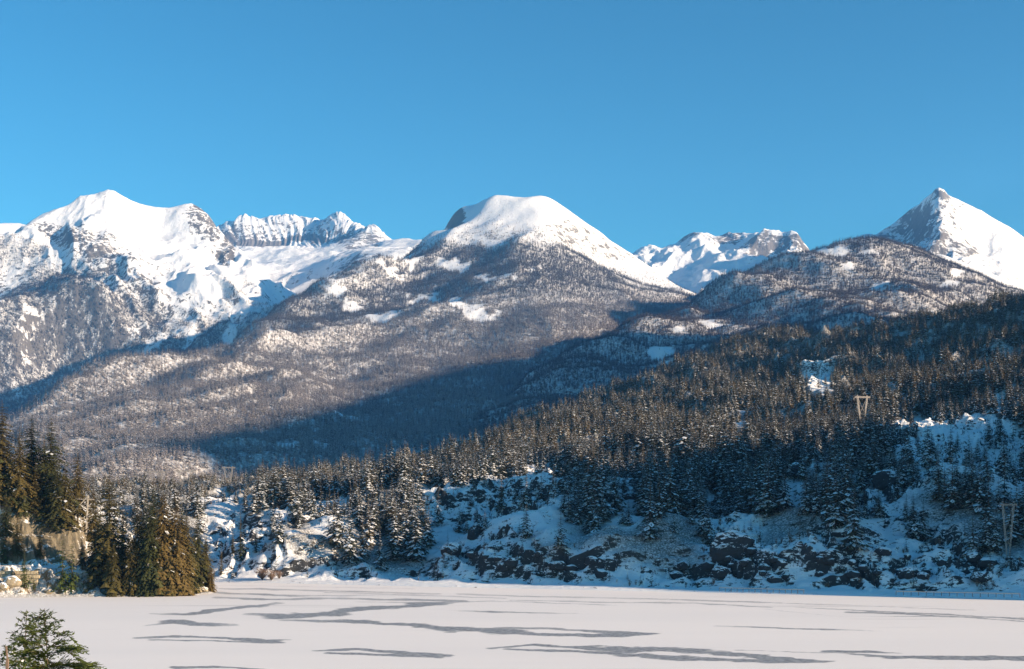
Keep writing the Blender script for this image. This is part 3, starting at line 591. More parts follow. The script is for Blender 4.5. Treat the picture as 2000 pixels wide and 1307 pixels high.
# ================================================================== NEAR HILL FOREST
hill_t = [Tree('snowy_conifer', M['needle_dark'], h=18, rad=3.9+.6*(i % 3), whorls=21+i % 3, per=9, seed=300+i, side=3, snow=.66, fat=1.15, droop=.45, irr=.3, base=.06) for i in range(7)]
mid_t = proto('hill_conifer', M['needle_sun_tint'], M['snow'], (16, 18, 20, 17), (31, 32, 33, 34), rad=4.2, whorls=17, per=8, side=2, snow=.60, fat=1.5, tk=.007, base=.03, power=.72, droop=.45, irr=.3)
X, Y, k = jitter_polar(-250, 2110, 420, 2350, 4.5, 301)
zb = T7.base(X, Y); u, v = uv(X, Y, zb); o = open7(u, v, X, Y); pq = math.sin(SUN_A)*X+math.cos(SUN_A)*Y
hp = 14./Y*F; ot = np.maximum.reduce([o, ell(u, v-hp*.45, OPEN7), .96*ell(u, v-hp*.95, OPEN7)]); dens = (1-ot)*(.80+.6*fbm(X/45, Y/60, 3, 303))+.045*ot
dens *= sstep(430, 450, pq)*(1-.85*sstep(1070, 1095, v))
dens *= np.where((u < 560) & (v > 985), .45, 1.)
ok = (k < dens)&(zb > 1.5); X = X[ok]; Y = Y[ok]; o = ot[ok]; Z = T7(X, Y)
U7 = uv(X, Y, Z)[0]; rr = np.random.default_rng(305); big = fbm(X/60, Y/80, 2, 307)
sc = rr.uniform(.5, 1.2, len(X))*(1+.28*big)*(1-.3*o)*(1.15-.33*sstep(500, 900, Y))*np.where((U7 < 500)&(Y > 560), .55, .86-.12*sstep(1000, 800, U7))
u, v = uv(X, Y, Z); vis = (u > 5)&(u < 1995)
# prominent trees seen one by one: (u, base row, top row, wording)
def hit7(u, v, y0=372, y1=2300):
    h = hit(T7, u, v, y0, y1); return h
PROM = [(1860, 1000, 866, 'tallest, thick snowy conifer beside the rock ledges below the snow knoll'),
 (1772, 905, 812, 'snowy conifer standing alone on the white brow of the snow knoll'),
 (1812, 912, 818, 'dark narrow conifer right of centre on the brow of the snow knoll'),
 (1962, 990, 893, 'bushy snowy conifer just above the lattice tower near the right edge'),
 (1716, 900, 828, 'short conifer on the left shoulder of the snow knoll'),
 (1742, 925, 850, 'conifer with pale snowy boughs between the knoll brow and its dark rock cliff'),
 (1900, 925, 886, 'small conifer alone on the open snow slope right of the knoll'),
 (1928, 975, 900, 'slim conifer left of the bushy tree above the right lattice tower'),
 (1655, 1000, 915, 'thick conifer left of the dark rock cliff under the knoll'),
 (1633, 1040, 918, 'tall dark conifer on the rocky slope below the forest edge'),
 (1595, 1010, 920, 'dark conifer left of the pale rock shoulder in the forest edge'),
 (1668, 1075, 945, 'tall snowy conifer above the rock ledges in the middle of the right slope'),
 (1716, 1010, 945, 'short wide conifer under the dark rock cliff'),
 (1770, 1015, 960, 'small snowy conifer on the white slope below the rock cliff'),
 (1270, 1060, 930, 'tall dark conifer rising out of the shaded stand in the centre right'),
 (1095, 1080, 1005, 'rounded snowy conifer on the open slope in the centre'),
 (1028, 1050, 980, 'conifer with a sunlit snowy tip on the centre slope'),
 (947, 1035, 990, 'small conifer with a sunlit tip left of the centre slope'),
 (897, 1040, 985, 'small sunlit conifer at the left end of the centre rock shelf'),
 (660, 1070, 955, 'tall snowy conifer, the left one of the clump above the shore bluff'),
 (683, 1100, 968, 'tall snowy conifer in the middle of the clump above the shore bluff'),
 (708, 1090, 1000, 'shorter conifer at the right of the clump above the shore bluff'),
 (772, 1095, 975, 'snowy conifer with a lit crown right of the shore bluff clump'),
 (812, 1095, 985, 'broad snowy conifer, right end of the shore bluff trees'),
 (742, 1115, 1030, 'dark low conifer low on the shore bluff'),
 (470, 1095, 985, 'tall narrow olive conifer standing before the white rock hump by the cove'),
 (432, 1122, 1055, 'small dense olive conifer on the snowy bank of the cove'),
 (455, 1080, 1010, 'slender conifer just behind the tall olive conifer by the cove'),
 (500, 1080, 1010, 'olive conifer right of the tall one by the cove'),
 (545, 1060, 985, 'dark conifer on the snowy shelf right of the cove'),
 (1985, 1040, 940, 'dark conifer at the right edge beside the lattice tower'),
 (1900, 1085, 985, 'dark conifer at the left end of the stand under the right lattice tower'),
 (1925, 1085, 990, 'dark conifer left of the right lattice tower'),
 (1945, 1080, 1000, 'narrow dark conifer next to the legs of the right lattice tower')]
keep = np.ones(len(X), bool); G1 = 'conifers standing out on the near hillside'
for i, (pu, vb, vt, lab) in enumerate(PROM):
    h = hit7(pu, vb); hh = (vb-vt)/F*h[1]; t = hill_t[i % 7]
    if 425 <= pu <= 510: t = None
    if t is None:
        if 'olive_t' not in globals(): olive_t = [Tree('cove_conifer', M['needle_olive'], h=18, rad=2.3, whorls=24, per=8, seed=340+j, side=3, snow=.08, fat=1.3, droop=.5, irr=.25, base=.04) for j in range(2)]
        t = olive_t[i % 2]
    t.place((h[0], h[1], h[2]-.3), hh/18., rr.uniform(0, 6), lab, G1, name='conifer')
    keep &= ~((np.abs(X-h[0]) < 2.2)&(np.abs(Y-h[1]) < 3))
size = sc/Y*vis*keep; order = np.argsort(-size); top = order[:300-len(PROM)]
STRIPS = [(560, 'above the cove'), (640, 'just right of the cove'), (740, 'around the clump over the shore bluff'), (860, 'between shore bluff and centre rock shelf'), (960, 'at the left part of the centre rock shelf'), (1050, 'under the centre rock shelf'), (1150, 'right of the centre rock shelf'), (1240, 'in the left part of the dark centre stand'),
 (1290, 'in the middle of the dark centre stand'), (1330, 'in the right part of the dark centre stand'), (1375, 'at the right end of the dark centre stand'), (1420, 'up and left of the big rounded boulder'), (1500, 'above the big rounded boulder'), (1580, 'left of the rock shoulder'), (1660, 'right of the rock shoulder'), (1740, 'below the upper lattice tower'), (1820, 'under the brow of the snow knoll'), (1900, 'below the right side of the snow knoll'), (1960, 'left of the lower lattice tower'), (9999, 'at the right edge by the lower lattice tower')]
def zone(u, v, s, o):
    a = [t for k, t in STRIPS if u < k][0]
    return f"{'tall' if s > 1.12 else 'short' if s < .85 else 'mid-sized'} conifer {a}, {'low down' if v > 1060 else 'partway up' if v > 1000 else 'well up' if v > 955 else 'high up'}{', in open snow' if o > .5 else ''}"
def zone_(u, v):
    if u > 1560: return 'snow-dusted conifer on the shaded rocky slope on the right of the near hill'
    if u > 1150: return 'snow-dusted conifer in the dark stand above the middle of the far shore'
    if u > 860: return 'snow-dusted conifer on the open rocky slope of the near hill, centre'
    if u > 560: return 'snow-dusted conifer on the lower left slope of the near hill'
    return 'conifer in the low wood behind the cove on the left'
for i in top:
    t = hill_t[int(rr.integers(0, 7))]; t.place((X[i], Y[i], Z[i]-.3), sc[i], rr.uniform(0, 6.28), zone(u[i], v[i], sc[i], o[i]), zone(u[i], v[i], sc[i], o[i]).replace('conifer', 'conifers', 1), name='conifer')
m = keep.copy(); m[top] = False
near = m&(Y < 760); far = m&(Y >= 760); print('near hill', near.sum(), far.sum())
scatter('forest_near_hill_lower', np.c_[X, Y, Z-.3][near], sc[near], [t.all for t in hill_t], 'dense snow-dusted conifers on the shaded lower part of the near hill', None)
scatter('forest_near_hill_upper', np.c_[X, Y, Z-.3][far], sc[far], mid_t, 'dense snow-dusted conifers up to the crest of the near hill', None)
# brush and saplings on the rocky foot
def shrub_geo(h, n, seed, spread=.55):
    r = random.Random(seed); V = []; Fc = []
    for i in range(n):
        a = r.uniform(0, 6.28); s = r.uniform(.1, spread); L = h*r.uniform(.55, 1.); x, y, z = 0, 0, 0; w = .035*h/2+.012
        dx, dy = math.cos(a)*s, math.sin(a)*s; pts = []
        for k in range(4): t = k/3; pts.append((dx*L*t+r.uniform(-.05, .05)*L*t, dy*L*t+r.uniform(-.05, .05)*L*t, L*t*(1-.15*t*s)))
        for k in range(3):
            p, q = pts[k], pts[k+1]; ww = w*(1-k/3.2); j = len(V); V += [(p[0]-dy*ww, p[1]+dx*ww-ww, p[2]), (p[0]+dy*ww+ww, p[1]-dx*ww, p[2]), q]; Fc.append((j, j+1, j+2))
            for m_ in range(2):
                b = r.uniform(0, 6.28); l = L*.28*r.uniform(.5, 1); j = len(V); V += [(p[0], p[1], p[2]), (p[0]+.02, p[1]+.02, p[2]+.05*L), (p[0]+math.cos(b)*l*.6, p[1]+math.sin(b)*l*.6, p[2]+l)]; Fc.append((j, j+1, j+2))
    return V, Fc
shrubs = [bpy.data.objects.new('bare_shrub', to_mesh('bare_shrub', [(shrub_geo(2.2, 26, 400+i), M['twig'])])) for i in range(4)]
sapl = proto('sapling', M['needle_dark'], M['snow'], (4, 5, 6), (41, 42, 43), rad=1.1, whorls=9, per=6, side=2, snow=.5, fat=1.5, droop=.4)
X, Y, k = jitter_polar(400, 2110, 385, 700, 3.0, 411); zb = T7.base(X, Y); u, v = uv(X, Y, zb); o = open7(u, v, X, Y); pq = math.sin(SUN_A)*X+math.cos(SUN_A)*Y
d = (.5*o+.10)*(1-.8*ell(u, v, [(1880, 860, 130, 50)]))*sstep(-.15, .5, fbm(X/18, Y/22, 3, 413)); d *= sstep(401, 406, pq); ok = k < d; X = X[ok]; Y = Y[ok]; Z = T7(X, Y); a = RNG.random(len(X)) < .62
scatter('brush_on_hill', np.c_[X, Y, Z-.1][a], RNG.uniform(.5, 1.25, a.sum()), shrubs, 'bare brush scattered over the snowy rocks above the far shore', None)
scatter('saplings_on_hill', np.c_[X, Y, Z-.1][~a], RNG.uniform(.45, 1.3, (~a).sum()), sapl, 'small conifer saplings dotted over the snowy rocks above the far shore', None)

# ================================================================== ROCKS
def rock_obj(name, loc, sx, sy, sz, seed, mat, label, group=None, sub=3, rot=0.):
    bm = bmesh.new(); bmesh.ops.create_icosphere(bm, subdivisions=sub, radius=1); r = np.random.default_rng(seed)
    P = np.array([v.co[:] for v in bm.verts]); n = r.normal(size=(18, 3)); n /= np.linalg.norm(n, axis=1)[:, None]; dd = r.uniform(.68, 1., 18)
    for a, b in zip(n, dd):
        q = P@a; P = P-np.outer(np.maximum(0, q-b)*.85, a)
    P *= 1+(.10*perlin(P[:, 0]*2.3+seed, P[:, 1]*2.3+P[:, 2]*1.7, 5)+.05*perlin(P[:, 0]*6+seed, P[:, 1]*6-P[:, 2]*5, 6))[:, None]
    for v, p in zip(bm.verts, P): v.co = (p[0]*sx, p[1]*sy, p[2]*sz)
    me = bpy.data.meshes.new(name); bm.to_mesh(me); bm.free(); me.materials.append(mat); o = bpy.data.objects.new(name, me); COL.objects.link(o)
    o.location = loc; o.rotation_euler = (0, 0, rot); tag(o, label, 'boulder', group); return o
M['slab'] = mountain_mat('dark_snow_capped_rock', .06, zs=2.4, sw=1.3, rot=.5, nw=2.6, rock_a=(.020, .021, .024), rock_b=(.056, .058, .064), thr=-.06, bump=6.)
BIG = [(1440, 1086, 56, 38, 'big rounded dark boulder with a thick snow cap above the right shore'), (1500, 1100, 30, 20, 'dark snow-capped rock right of the big rounded boulder'),
 (1735, 945, 34, 20, 'dark rock face under the brow of the snow knoll'), (1560, 935, 24, 22, 'rock shoulder with snow on its back at the forest edge'),
 (1110, 948, 24, 13, 'dark square rock at the right end of the centre rock shelf'), (722, 970, 20, 9, 'low dark rock with snow cap above the left slope'),
 (1235, 975, 22, 10, 'snow-covered rock slab in the clearing right of the centre shelf'), (1640, 1045, 34, 13, 'long dark overhanging rock in the middle of the right slope'),
 (1610, 1095, 24, 17, 'dark blocky rock above the road on the right'), (1780, 1125, 34, 16, 'sloping dark rock slab low on the right slope'), (590, 1020, 26, 12, 'snow-topped rock hump above the cove'),
 (880, 1080, 30, 16, 'dark tilted rock on the left shore bluff'), (930, 1050, 22, 18, 'steep dark rock above the shore bluff'), (1410, 1130, 22, 16, 'dark rock below the big rounded boulder'), (1925, 1130, 30, 12, 'snowy rock bench near the right end of the shore')]
for i, (bu, bv, rw, rh, lab) in enumerate(BIG):
    h = hit7(bu, bv); k = h[1]/F; rock_obj('boulder', (h[0], h[1]+rw*k*.45, h[2]+rh*k*.1), rw*k, rw*k*.8, rh*k*1.15, 500+i, M['slab'], lab, 'large rocks on the near hill', 4, rr.uniform(0, 3))
for i in range(46):
    bu = rr.uniform(920, 1990); bv = rr.uniform(1085, 1140); h = hit7(bu, bv); s = rr.uniform(.9, 2.4)
    rock_obj('shore_rock', (h[0], h[1], h[2]+s*.1), s*1.3, s, s*.8, 560+i, M['slab'], (('small' if s < 1.4 else 'big' if s > 1.9 else 'middling')+' dark rock '+[t for k_, t in STRIPS if bu < k_][0]+(', near the ice' if bv > 1115 else ', above the shore')), ('rocks '+[t for k_, t in STRIPS if bu < k_][0]+(' close to the ice' if bv > 1115 else ' a little above the shore')+(' small' if s < 1.4 else ' big' if s > 1.9 else ' middling')), 2, rr.uniform(0, 3))

# ================================================================== LEFT BANK
PC = {-160: [(1168, 380), (1140, 386), (1115, 391), (1108, 395), (1104, 404), (1092, 408), (1010, 416), (960, 436), (900, 470), (880, 520), (880, 640)],
    -60: [(1168, 380), (1140, 386), (1115, 391), (1108, 395), (1104, 404), (1092, 408), (1010, 416), (975, 430), (935, 455), (915, 490), (905, 600)],
    10: [(1167, 382), (1140, 387), (1115, 391), (1108, 395), (1104, 404), (1092, 408), (1000, 416), (975, 430), (940, 452), (925, 490), (930, 600)],
    60: [(1167, 383), (1145, 388), (1117, 393), (1108, 397), (1104, 405), (1094, 409), (1020, 416), (995, 424), (962, 440), (950, 470), (950, 600)],
    110: [(1166, 384), (1145, 389), (1120, 394), (1108, 400), (1104, 408), (1096, 412), (1032, 418), (1012, 424), (985, 445), (975, 480), (970, 600)],
    155: [(1166, 385), (1145, 390), (1125, 395), (1110, 402), (1105, 410), (1100, 414), (1045, 420), (1035, 428), (1015, 460), (1000, 500), (990, 600)],
    200: [(1166, 385), (1140, 391), (1120, 398), (1108, 410), (1092, 425), (1070, 440), (1050, 470), (1020, 520), (1000, 600)],
    260: [(1166, 386), (1140, 392), (1120, 402), (1105, 420), (1080, 440), (1060, 475), (1030, 540)],
    320: [(1165, 388), (1145, 393), (1125, 405), (1108, 425), (1090, 455), (1070, 500)],
    375: [(1161, 395), (1150, 399), (1138, 408), (1125, 430), (1115, 470), (1120, 510)],
    405: [(1159, 400), (1153, 404), (1148, 412), (1141, 440), (1143, 470)]}
pts = [at(u, v, Y) for u, l in PC.items() for v, Y in l]
for u in range(-200, 420, 40): pts += [at(u, 1172 if u < 360 else 1166, 363)*[1, 1, 0]-[0, 0, 2.5], at(u, 1, 340)*[1, 1, 0]-[0, 0, 4.]]
for Yv in range(350, 560, 25): pts += [np.array([(428-1000)/F*Yv, Yv, -1.6]), np.array([(470-1000)/F*Yv, Yv, -3.])]
def rel_prom(X, Y, z):
    u, v = uv(X, Y, z); k = sstep(0., 2.5, z); road = np.exp(-((Y-401-.03*(u-60))/5.)**2)*sstep(200, 150, u)
    d = ridged(X/13+Y/30, Y/12, 4, 151)*2.6+fbm(X/4, Y/4, 3, 153)*1.1; zz = z+d*k*(1-road)
    w = fbm(X/9, Y/9, 3, 155)*2.2; s = (zz+w)/3.2; fl = np.floor(s); st = (fl+sstep(.4, .95, s-fl))*3.2-w
    return zz+(st-zz)*.7*k*(1-road)-z
T9 = Terrain(pts, 3, rel_prom, 100.)
X, Y = polar(-130, 440, 430, 368, 620, 250, 1.25); Z = T9(X, Y); u, v = uv(X, Y, T9.base(X, Y))
tag(grid_mesh('bank_left', X, Y, Z, M['prom'], {'rock': .35*ell(u, v, [(70, 1045, 100, 50)])-.15*sstep(1098, 1106, v)*sstep(1112, 1106, v), 'forest': .55*sstep(1112, 1125, v)+.2}, smooth=False), None, None, None, 'structure')
def hit9(u, v): return hit(T9, u, v, 372, 610)
# firs on the cliff and trees of the point
fir = [Tree('fir', M['needle_olive'], h=28, rad=r_, whorls=60, per=15, seed=600+i, side=6, snow=.04, fat=.80, droop=.5, irr=.42, base=b_, power=.7) for i, (r_, b_) in enumerate([(5.6, .06), (6.6, .10), (5.2, .16)])]
cedar = [Tree('cedar', m_, h=26, rad=r_, whorls=80, per=17, seed=620+i, side=6, snow=.03, fat=.8, droop=.7, irr=.42, base=.02, power=.48) for i, (r_, m_) in enumerate([(4.3, M['needle_olive']), (4.6, M['needle_rust']), (3.9, M['needle_olive'])])]
BANK = [(4, 985, 778, 0, 'tall dark fir at the left edge of the photo, on top of the cliff'), (-30, 985, 760, 1, 'tall dark fir partly cut by the left edge'), (38, 990, 830, 2, 'fir between the two tallest firs above the cliff'),
 (62, 985, 806, 1, 'tall fir second from the left above the cliff'), (100, 1010, 812, 1, 'thickest fir above the cliff, its boughs reaching right'), (86, 985, 850, 2, 'narrow fir tucked behind the thickest fir above the cliff'), (152, 1025, 870, 2, 'leaning dark fir at the right end of the firs above the cliff'),
 (20, 990, 880, 2, 'short fir under the firs at the left edge'), (128, 1030, 905, 0, 'short fir between the thickest fir and the leaning fir'),
 (214, 1150, 912, 0, 'tall dark conifer behind the utility pole, tallest on the point'), (196, 1120, 985, 2, 'dark conifer between utility pole and tallest tree of the point'), (240, 1140, 985, 2, 'slim dark conifer right of the tallest tree on the point'),
 (112, 1040, 900, 1, 'dark bushy fir low on the cliff edge under the thickest fir'), (70, 1000, 900, 0, 'dark bushy fir between the second and the thickest fir'), (45, 1010, 925, 1, 'low dark fir hanging over the cliff near the left edge'), (182, 1060, 945, 0, 'dark conifer right behind the utility pole'), (12, 1060, 960, 2, 'dark conifer growing on the cliff face at the left edge'), (34, 1096, 1000, 2, 'dark young fir at the foot of the cliff near the left edge'), (78, 1094, 1035, 2, 'small fir at the foot of the cliff behind the road'), (186, 1125, 1025, 1, 'dark bushy conifer below the utility pole'), (160, 1112, 1045, 2, 'small dark conifer left of the one below the utility pole')]
for i, (pu, vb, vt, k, lab) in enumerate(BANK):
    h = hit9(max(pu, -120), vb); fir[k].place((h[0], h[1], h[2]-.4), (vb-vt)/F*h[1]/28., i*1.9, lab, 'firs above the cliff', name='fir')
CED = [(268, 1150, 985, 0, 'green bushy cedar at the left of the cedar clump'), (292, 1160, 976, 0, 'dense green cedar, second from the left in the clump on the point'), (318, 1150, 966, 1, 'tallest brownish cedar in the clump on the point'), (305, 1163, 1050, 0, 'low green cedar in front of the clump at the waterline'),
 (343, 1158, 985, 1, 'rusty cedar right of the tallest one in the clump'), (364, 1156, 1000, 0, 'olive cedar near the right side of the clump'), (385, 1152, 1012, 2, 'rust-coloured cedar second from the tip of the point'), (402, 1150, 1045, 2, 'small rusty cedar nearest the tip of the point'), (330, 1163, 1060, 2, 'low rusty cedar at the waterline in front of the clump'),
 (280, 1130, 1000, 2, 'rusty cedar at the back of the clump on the point'), (355, 1140, 990, 2, 'brown cedar at the back right of the clump'), (375, 1158, 1060, 0, 'low green cedar before the right side of the clump'), (222, 1163, 1060, 0, 'dark green cedar at the waterline left of the clump'), (255, 1162, 1040, 2, 'olive cedar at the left foot of the clump'), (300, 1140, 955, 2, 'slender olive tree topping the back of the clump'), (336, 1150, 1010, 0, 'dark green cedar inside the clump on the point'), (350, 1163, 1080, 1, 'low brown cedar at the waterline right of centre in the clump'), (412, 1155, 1105, 1, 'rusty bush-like cedar at the very tip of the point')]
for i, (pu, vb, vt, k, lab) in enumerate(CED):
    h = hit9(pu, vb); cedar[k].place((h[0], h[1], h[2]-.3), (vb-vt)/F*h[1]/26., i*2.3, lab, 'cedars on the point', name='cedar')
yt = Tree('young_conifer', M['needle_fresh'], h=12, rad=2.2, whorls=22, per=8, seed=640, side=3, snow=.05, fat=1.2, droop=.45, irr=.3, base=.03, power=.8)
for pu, vb, vt, lab in [(122, 1155, 1035, 'young green conifer in front of the cliff, the taller of two'), (141, 1158, 1045, 'young green conifer right of the taller one in front of the cliff'), (48, 1150, 1068, 'thin yellowish young conifer below the road on the left'), (66, 1152, 1120, 'tiny green conifer by the shore below the road'), (8, 1100, 1018, 'small dark conifer against the cliff at the left edge')]:
    h = hit9(pu, vb); yt.place((h[0], h[1], h[2]-.2), (vb-vt)/F*h[1]/12., pu, lab, 'young conifers by the road', name='young_conifer')
for i, (bu, bv, s, lab) in enumerate([(383, 1157, 1.6, 'pale boulder at the tip of the point'), (398, 1155, 1.2, 'small pale boulder right of the larger one at the tip'), (366, 1160, 1.1, 'low pale boulder left of the boulders at the tip'), (24, 1142, 2.0, 'pale boulder below the road near the left edge'), (6, 1150, 1.5, 'round stone at the shore on the left edge'), (205, 1160, 1.0, 'stone at the waterline under the tall conifer'), (95, 1158, 1.1, 'snowy stone at the shore below the road'), (250, 1130, 1.8, 'grey rock between the tall conifer and the cedars')]):
    h = hit9(bu, bv); rock_obj('boulder', (h[0], h[1], h[2]+.2*s), s*1.3, s, s*.9, 700+i, M['boulder'], lab, 'boulders on the left bank', 3)
X, Y, k = jitter_polar(-20, 415, 383, 470, 1.9, 711); zb = T9.base(X, Y); u, v = uv(X, Y, zb); ok = (k < .55*sstep(-.1, .4, fbm(X/6, Y/6, 3, 713))*(zb > .6))&((v > 1112)|(u > 180)); X = X[ok]; Y = Y[ok]
scatter('brush_on_bank', np.c_[X, Y, T9(X, Y)-.1], RNG.uniform(.3, .9, len(X)), shrubs, 'rusty bare brush along the left shore', None)
bush_m = bpy.data.meshes.new('branches')
for i, (bu, bv, s, lab) in enumerate([(512, 1133, 2.3, 'reddish bare bush at the cove shoreline'), (530, 1134, 2.0, 'reddish bare bush right of another at the cove shoreline'), (545, 1130, 1.6, 'brown bare bush beside the reddish bushes by the cove')]):
    h = hit7(bu, bv, 440); V, Fc = shrub_geo(2.4, 90, 720+i, .9); b = link_mesh('bare_bush', V, Fc, M['twig']); b.location = (h[0], h[1], h[2]-.1); b.scale = (s, s, s*.85); tag(b, lab, 'bush', 'bushes by the cove')
# ================================================================== STRUCTURES
def bars(L):
    V = []; Fc = []
    for a, b, w in L:
        a = np.array(a, float); b = np.array(b, float); d = b-a; d /= np.linalg.norm(d); r = np.array([0, 1., 0]) if abs(d[1]) < .9 else np.array([1., 0, 0])
        x = np.cross(d, r); x /= np.linalg.norm(x); y = np.cross(d, x); i = len(V)
        for q in (a, b):
            for sx, sy in ((-1, -1), (1, -1), (1, 1), (-1, 1)): V.append(tuple(q+(x*sx+y*sy)*w/2))
        Fc += [(i, i+1, i+5, i+4), (i+1, i+2, i+6, i+5), (i+2, i+3, i+7, i+6), (i+3, i, i+4, i+7), (i+3, i+2, i+1, i), (i+4, i+5, i+6, i+7)]
    return V, Fc
def lattice(a0, a1, w0, w1, n, t):
    """square lattice mast from a0 to a1"""
    a0 = np.array(a0, float); a1 = np.array(a1, float); L = []; d = (a1-a0)/np.linalg.norm(a1-a0); x = np.cross(d, [0, 1., 0]); x /= np.linalg.norm(x); y = np.cross(d, x)
    def c(i, k): s = i/n; w = (w0+(w1-w0)*s)/2; sx, sy = ((-1, -1), (1, -1), (1, 1), (-1, 1))[k % 4]; return a0+(a1-a0)*s+x*sx*w+y*sy*w
    for k in range(4):
        L.append((c(0, k), c(n, k), t))
        for i in range(n): L.append((c(i, k), c(i+1, k+1) if i % 2 else c(i+1, k+1), t*.6)); L.append((c(i+1, k), c(i+1, k+1), t*.5))
    return L
def pylon(u, vb, vt, wpx, T, lab, Yf=None, rz=0.1, thick=1.0):
    if Yf: X0 = (u-1000)/F*Yf; h = np.array([X0, Yf, T(np.array([X0]), np.array([Yf]))[0]]); H = CH+(HV-vt)/F*Yf-h[2]
    else: h = hit(T, u, vb, 385, 2300); H = (vb-vt)/F*h[1]
    Wd = wpx/F*h[1]; e = empty('lattice_tower', tuple(h-[0, 0, .5]), rz); tag(e, lab, 'lattice tower', 'power line towers'); H += .5; t = .16*h[1]/1000*1.0*thick; aw = Wd*.075
    top = H*.97; hw = Wd/2
    for s in (-1, 1):
        link_mesh('mast_leg', *bars(lattice((s*Wd*.05, 0, 0), (s*hw*.62, 0, top), aw*.5, aw*1.1, 12, t)), M['steel'], e)
    link_mesh('crossarm', *bars(lattice((-hw, 0, top), (hw, 0, top), aw, aw, 14, t)), M['steel'], e)
    link_mesh('brace', *bars([((-hw*.33, 0, H*.5), (hw*.33, 0, H*.5), t), ((-hw*.33, 0, H*.5), (hw*.6, 0, top), t*.8), ((hw*.33, 0, H*.5), (-hw*.6, 0, top), t*.8), ((-hw*.15, 0, H*.25), (hw*.33, 0, H*.5), t*.8), ((hw*.15, 0, H*.25), (-hw*.33, 0, H*.5), t*.8)]), M['steel'], e)
    for s in (-1, 1): link_mesh('peak', *bars([((s*hw*.62-aw, 0, top), (s*hw*.62, 0, H*1.03), t), ((s*hw*.62+aw, 0, top), (s*hw*.62, 0, H*1.03), t)]), M['steel'], e)
    for s in (-.93, 0, .93): link_mesh('insulator', *bars([((s*hw, 0, top-aw/2), (s*hw, 0, top-aw/2-H*.07), t*1.3)]), M['insulator'], e)
    return h, H
pylon(305, 965, 921, 40, T7, 'lattice tower behind the point, leftmost of the row on the skyline', 960)
pylon(362, 965, 919, 42, T7, 'lattice tower second from the left, above the white rock hump', 960)
pylon(446, 945, 912, 26, T7, 'smallest lattice tower, third from the left on the skyline', 1120)
pylon(560, 960, 928, 32, T7, 'lattice tower with wide crossarm rising from the trees left of centre', 950)
pylon(1684, 842, 774, 33, T7, 'lattice tower high on the slope above the left end of the snow knoll', None, .25)
pylon(1969, 1092, 984, 34, T7, 'tall lattice tower near the right edge, low on the slope', None, -.1)
# utility pole with strut and wires
h = hit9(168, 1048); H = (1048-969)/F*h[1]; e = empty('utility_pole', tuple(h)); tag(e, 'pale wooden utility pole with a slanting strut beside the cliff', 'utility pole')
k = h[1]/F
link_mesh('pole', *bars([((0, 0, -.5), (.6, 0, H), .34)]), M['wood'], e)
link_mesh('strut', *bars([((.5, 0, H-.4), (-39*k, .3, 32*k), .26)]), M['wood'], e)
link_mesh('crossarm', *bars([((-1.6, 0, H-1.3), (2.4, 0, H-1.3), .2)]), M['wood'], e)
for s in (-1.4, .9, 2.2): link_mesh('insulator', *bars([((s, 0, H-1.2), (s, 0, H-.85), .16)]), M['insulator'], e)
for j, (dz, dx) in enumerate([(-.8, -1.4), (-.85, 2.2), (-25*k, 0.)]):
    P = [np.array([h[0]+dx, h[1], h[2]+H+dz]), np.array([h[0]-30, h[1]-4-j*2, h[2]+H+dz+.3])]
    L = []; n = 10
    for i in range(n):
        a, b = i/n, (i+1)/n; f = lambda t: P[0]*(1-t)+P[1]*t-np.array([0, 0, 1.0*4*t*(1-t)]); L.append((f(a), f(b), .07))
    w = link_mesh('overhead_wire', *bars(L), M['wire']); tag(w, ['upper overhead wire running left from the utility pole', 'second overhead wire running left from the utility pole', 'lower overhead wire running left from the utility pole'][j], 'wire', 'overhead wires')
# stone retaining wall, guard rail along the road
e = empty('retaining_wall', tuple(at(30, 1108, 391)*[1, 1, 0]+[0, 0, 0])); tag(e, 'low yellowish stone retaining wall under the road at the left edge', 'wall'); eb = e.location
bxm = None
for r_ in range(3):
    for c_ in range(13):
        x0 = at(-12+c_*6.9+(r_ % 2)*3.4, 0, 391)[0]-eb[0]; z0 = 4.1+r_*1.12; V = []
        rr2 = random.Random(r_*40+c_)
        if bxm is None or True:
            w, d_, hh = .90/2, 1.2/2, 1.02/2; V = [(sx*w*rr2.uniform(.92, 1), sy*d_*rr2.uniform(.9, 1), sz*hh*rr2.uniform(.93, 1)) for sx in (-1, 1) for sy in (-1, 1) for sz in (-1, 1)]
        o = link_mesh('stone', V, [(0, 1, 3, 2), (4, 6, 7, 5), (0, 4, 5, 1), (2, 3, 7, 6), (0, 2, 6, 4), (1, 5, 7, 3)], M['concrete'], e); o.location = (x0, rr2.uniform(-.08, .08), z0)
def rail(name, a, b, n, lab, T, group):
    P = []
    for i in range(n+1):
        q = a+(b-a)*i/n; z = max(1.2, T(np.array([q[0]]), np.array([q[1]]))[0]); P.append(np.array([q[0], q[1], z]))
    zz = np.array([p[2] for p in P]); zz = np.convolve(np.pad(zz, 3, 'edge'), np.ones(7)/7, 'valid')
    for p, z in zip(P, zz): p[2] = z
    e = empty(name, tuple(P[0])); tag(e, lab, 'guardrail', group)
    link_mesh('rail', *bars([(p-P[0]+[0, 0, .55], q-P[0]+[0, 0, .55], .2) for p, q in zip(P[:-1], P[1:])]), M['steel'], e)
    o = link_mesh('posts', *bars([(p-P[0]-[0, 0, .5], p-P[0]+[0, 0, .5], .12) for p in P]), M['bark'], e); o['kind'] = 'stuff'
rail('guardrail', at(1405, 0, 399), at(1570, 0, 388), 14, 'long guardrail by the shoreline under the dark rocks right of centre', T7, 'guardrails along the far shore')
rail('guardrail', at(1750, 0, 381), at(1992, 0, 369.5), 16, 'long guardrail by the shoreline near the right edge', T7, 'guardrails along the far shore')
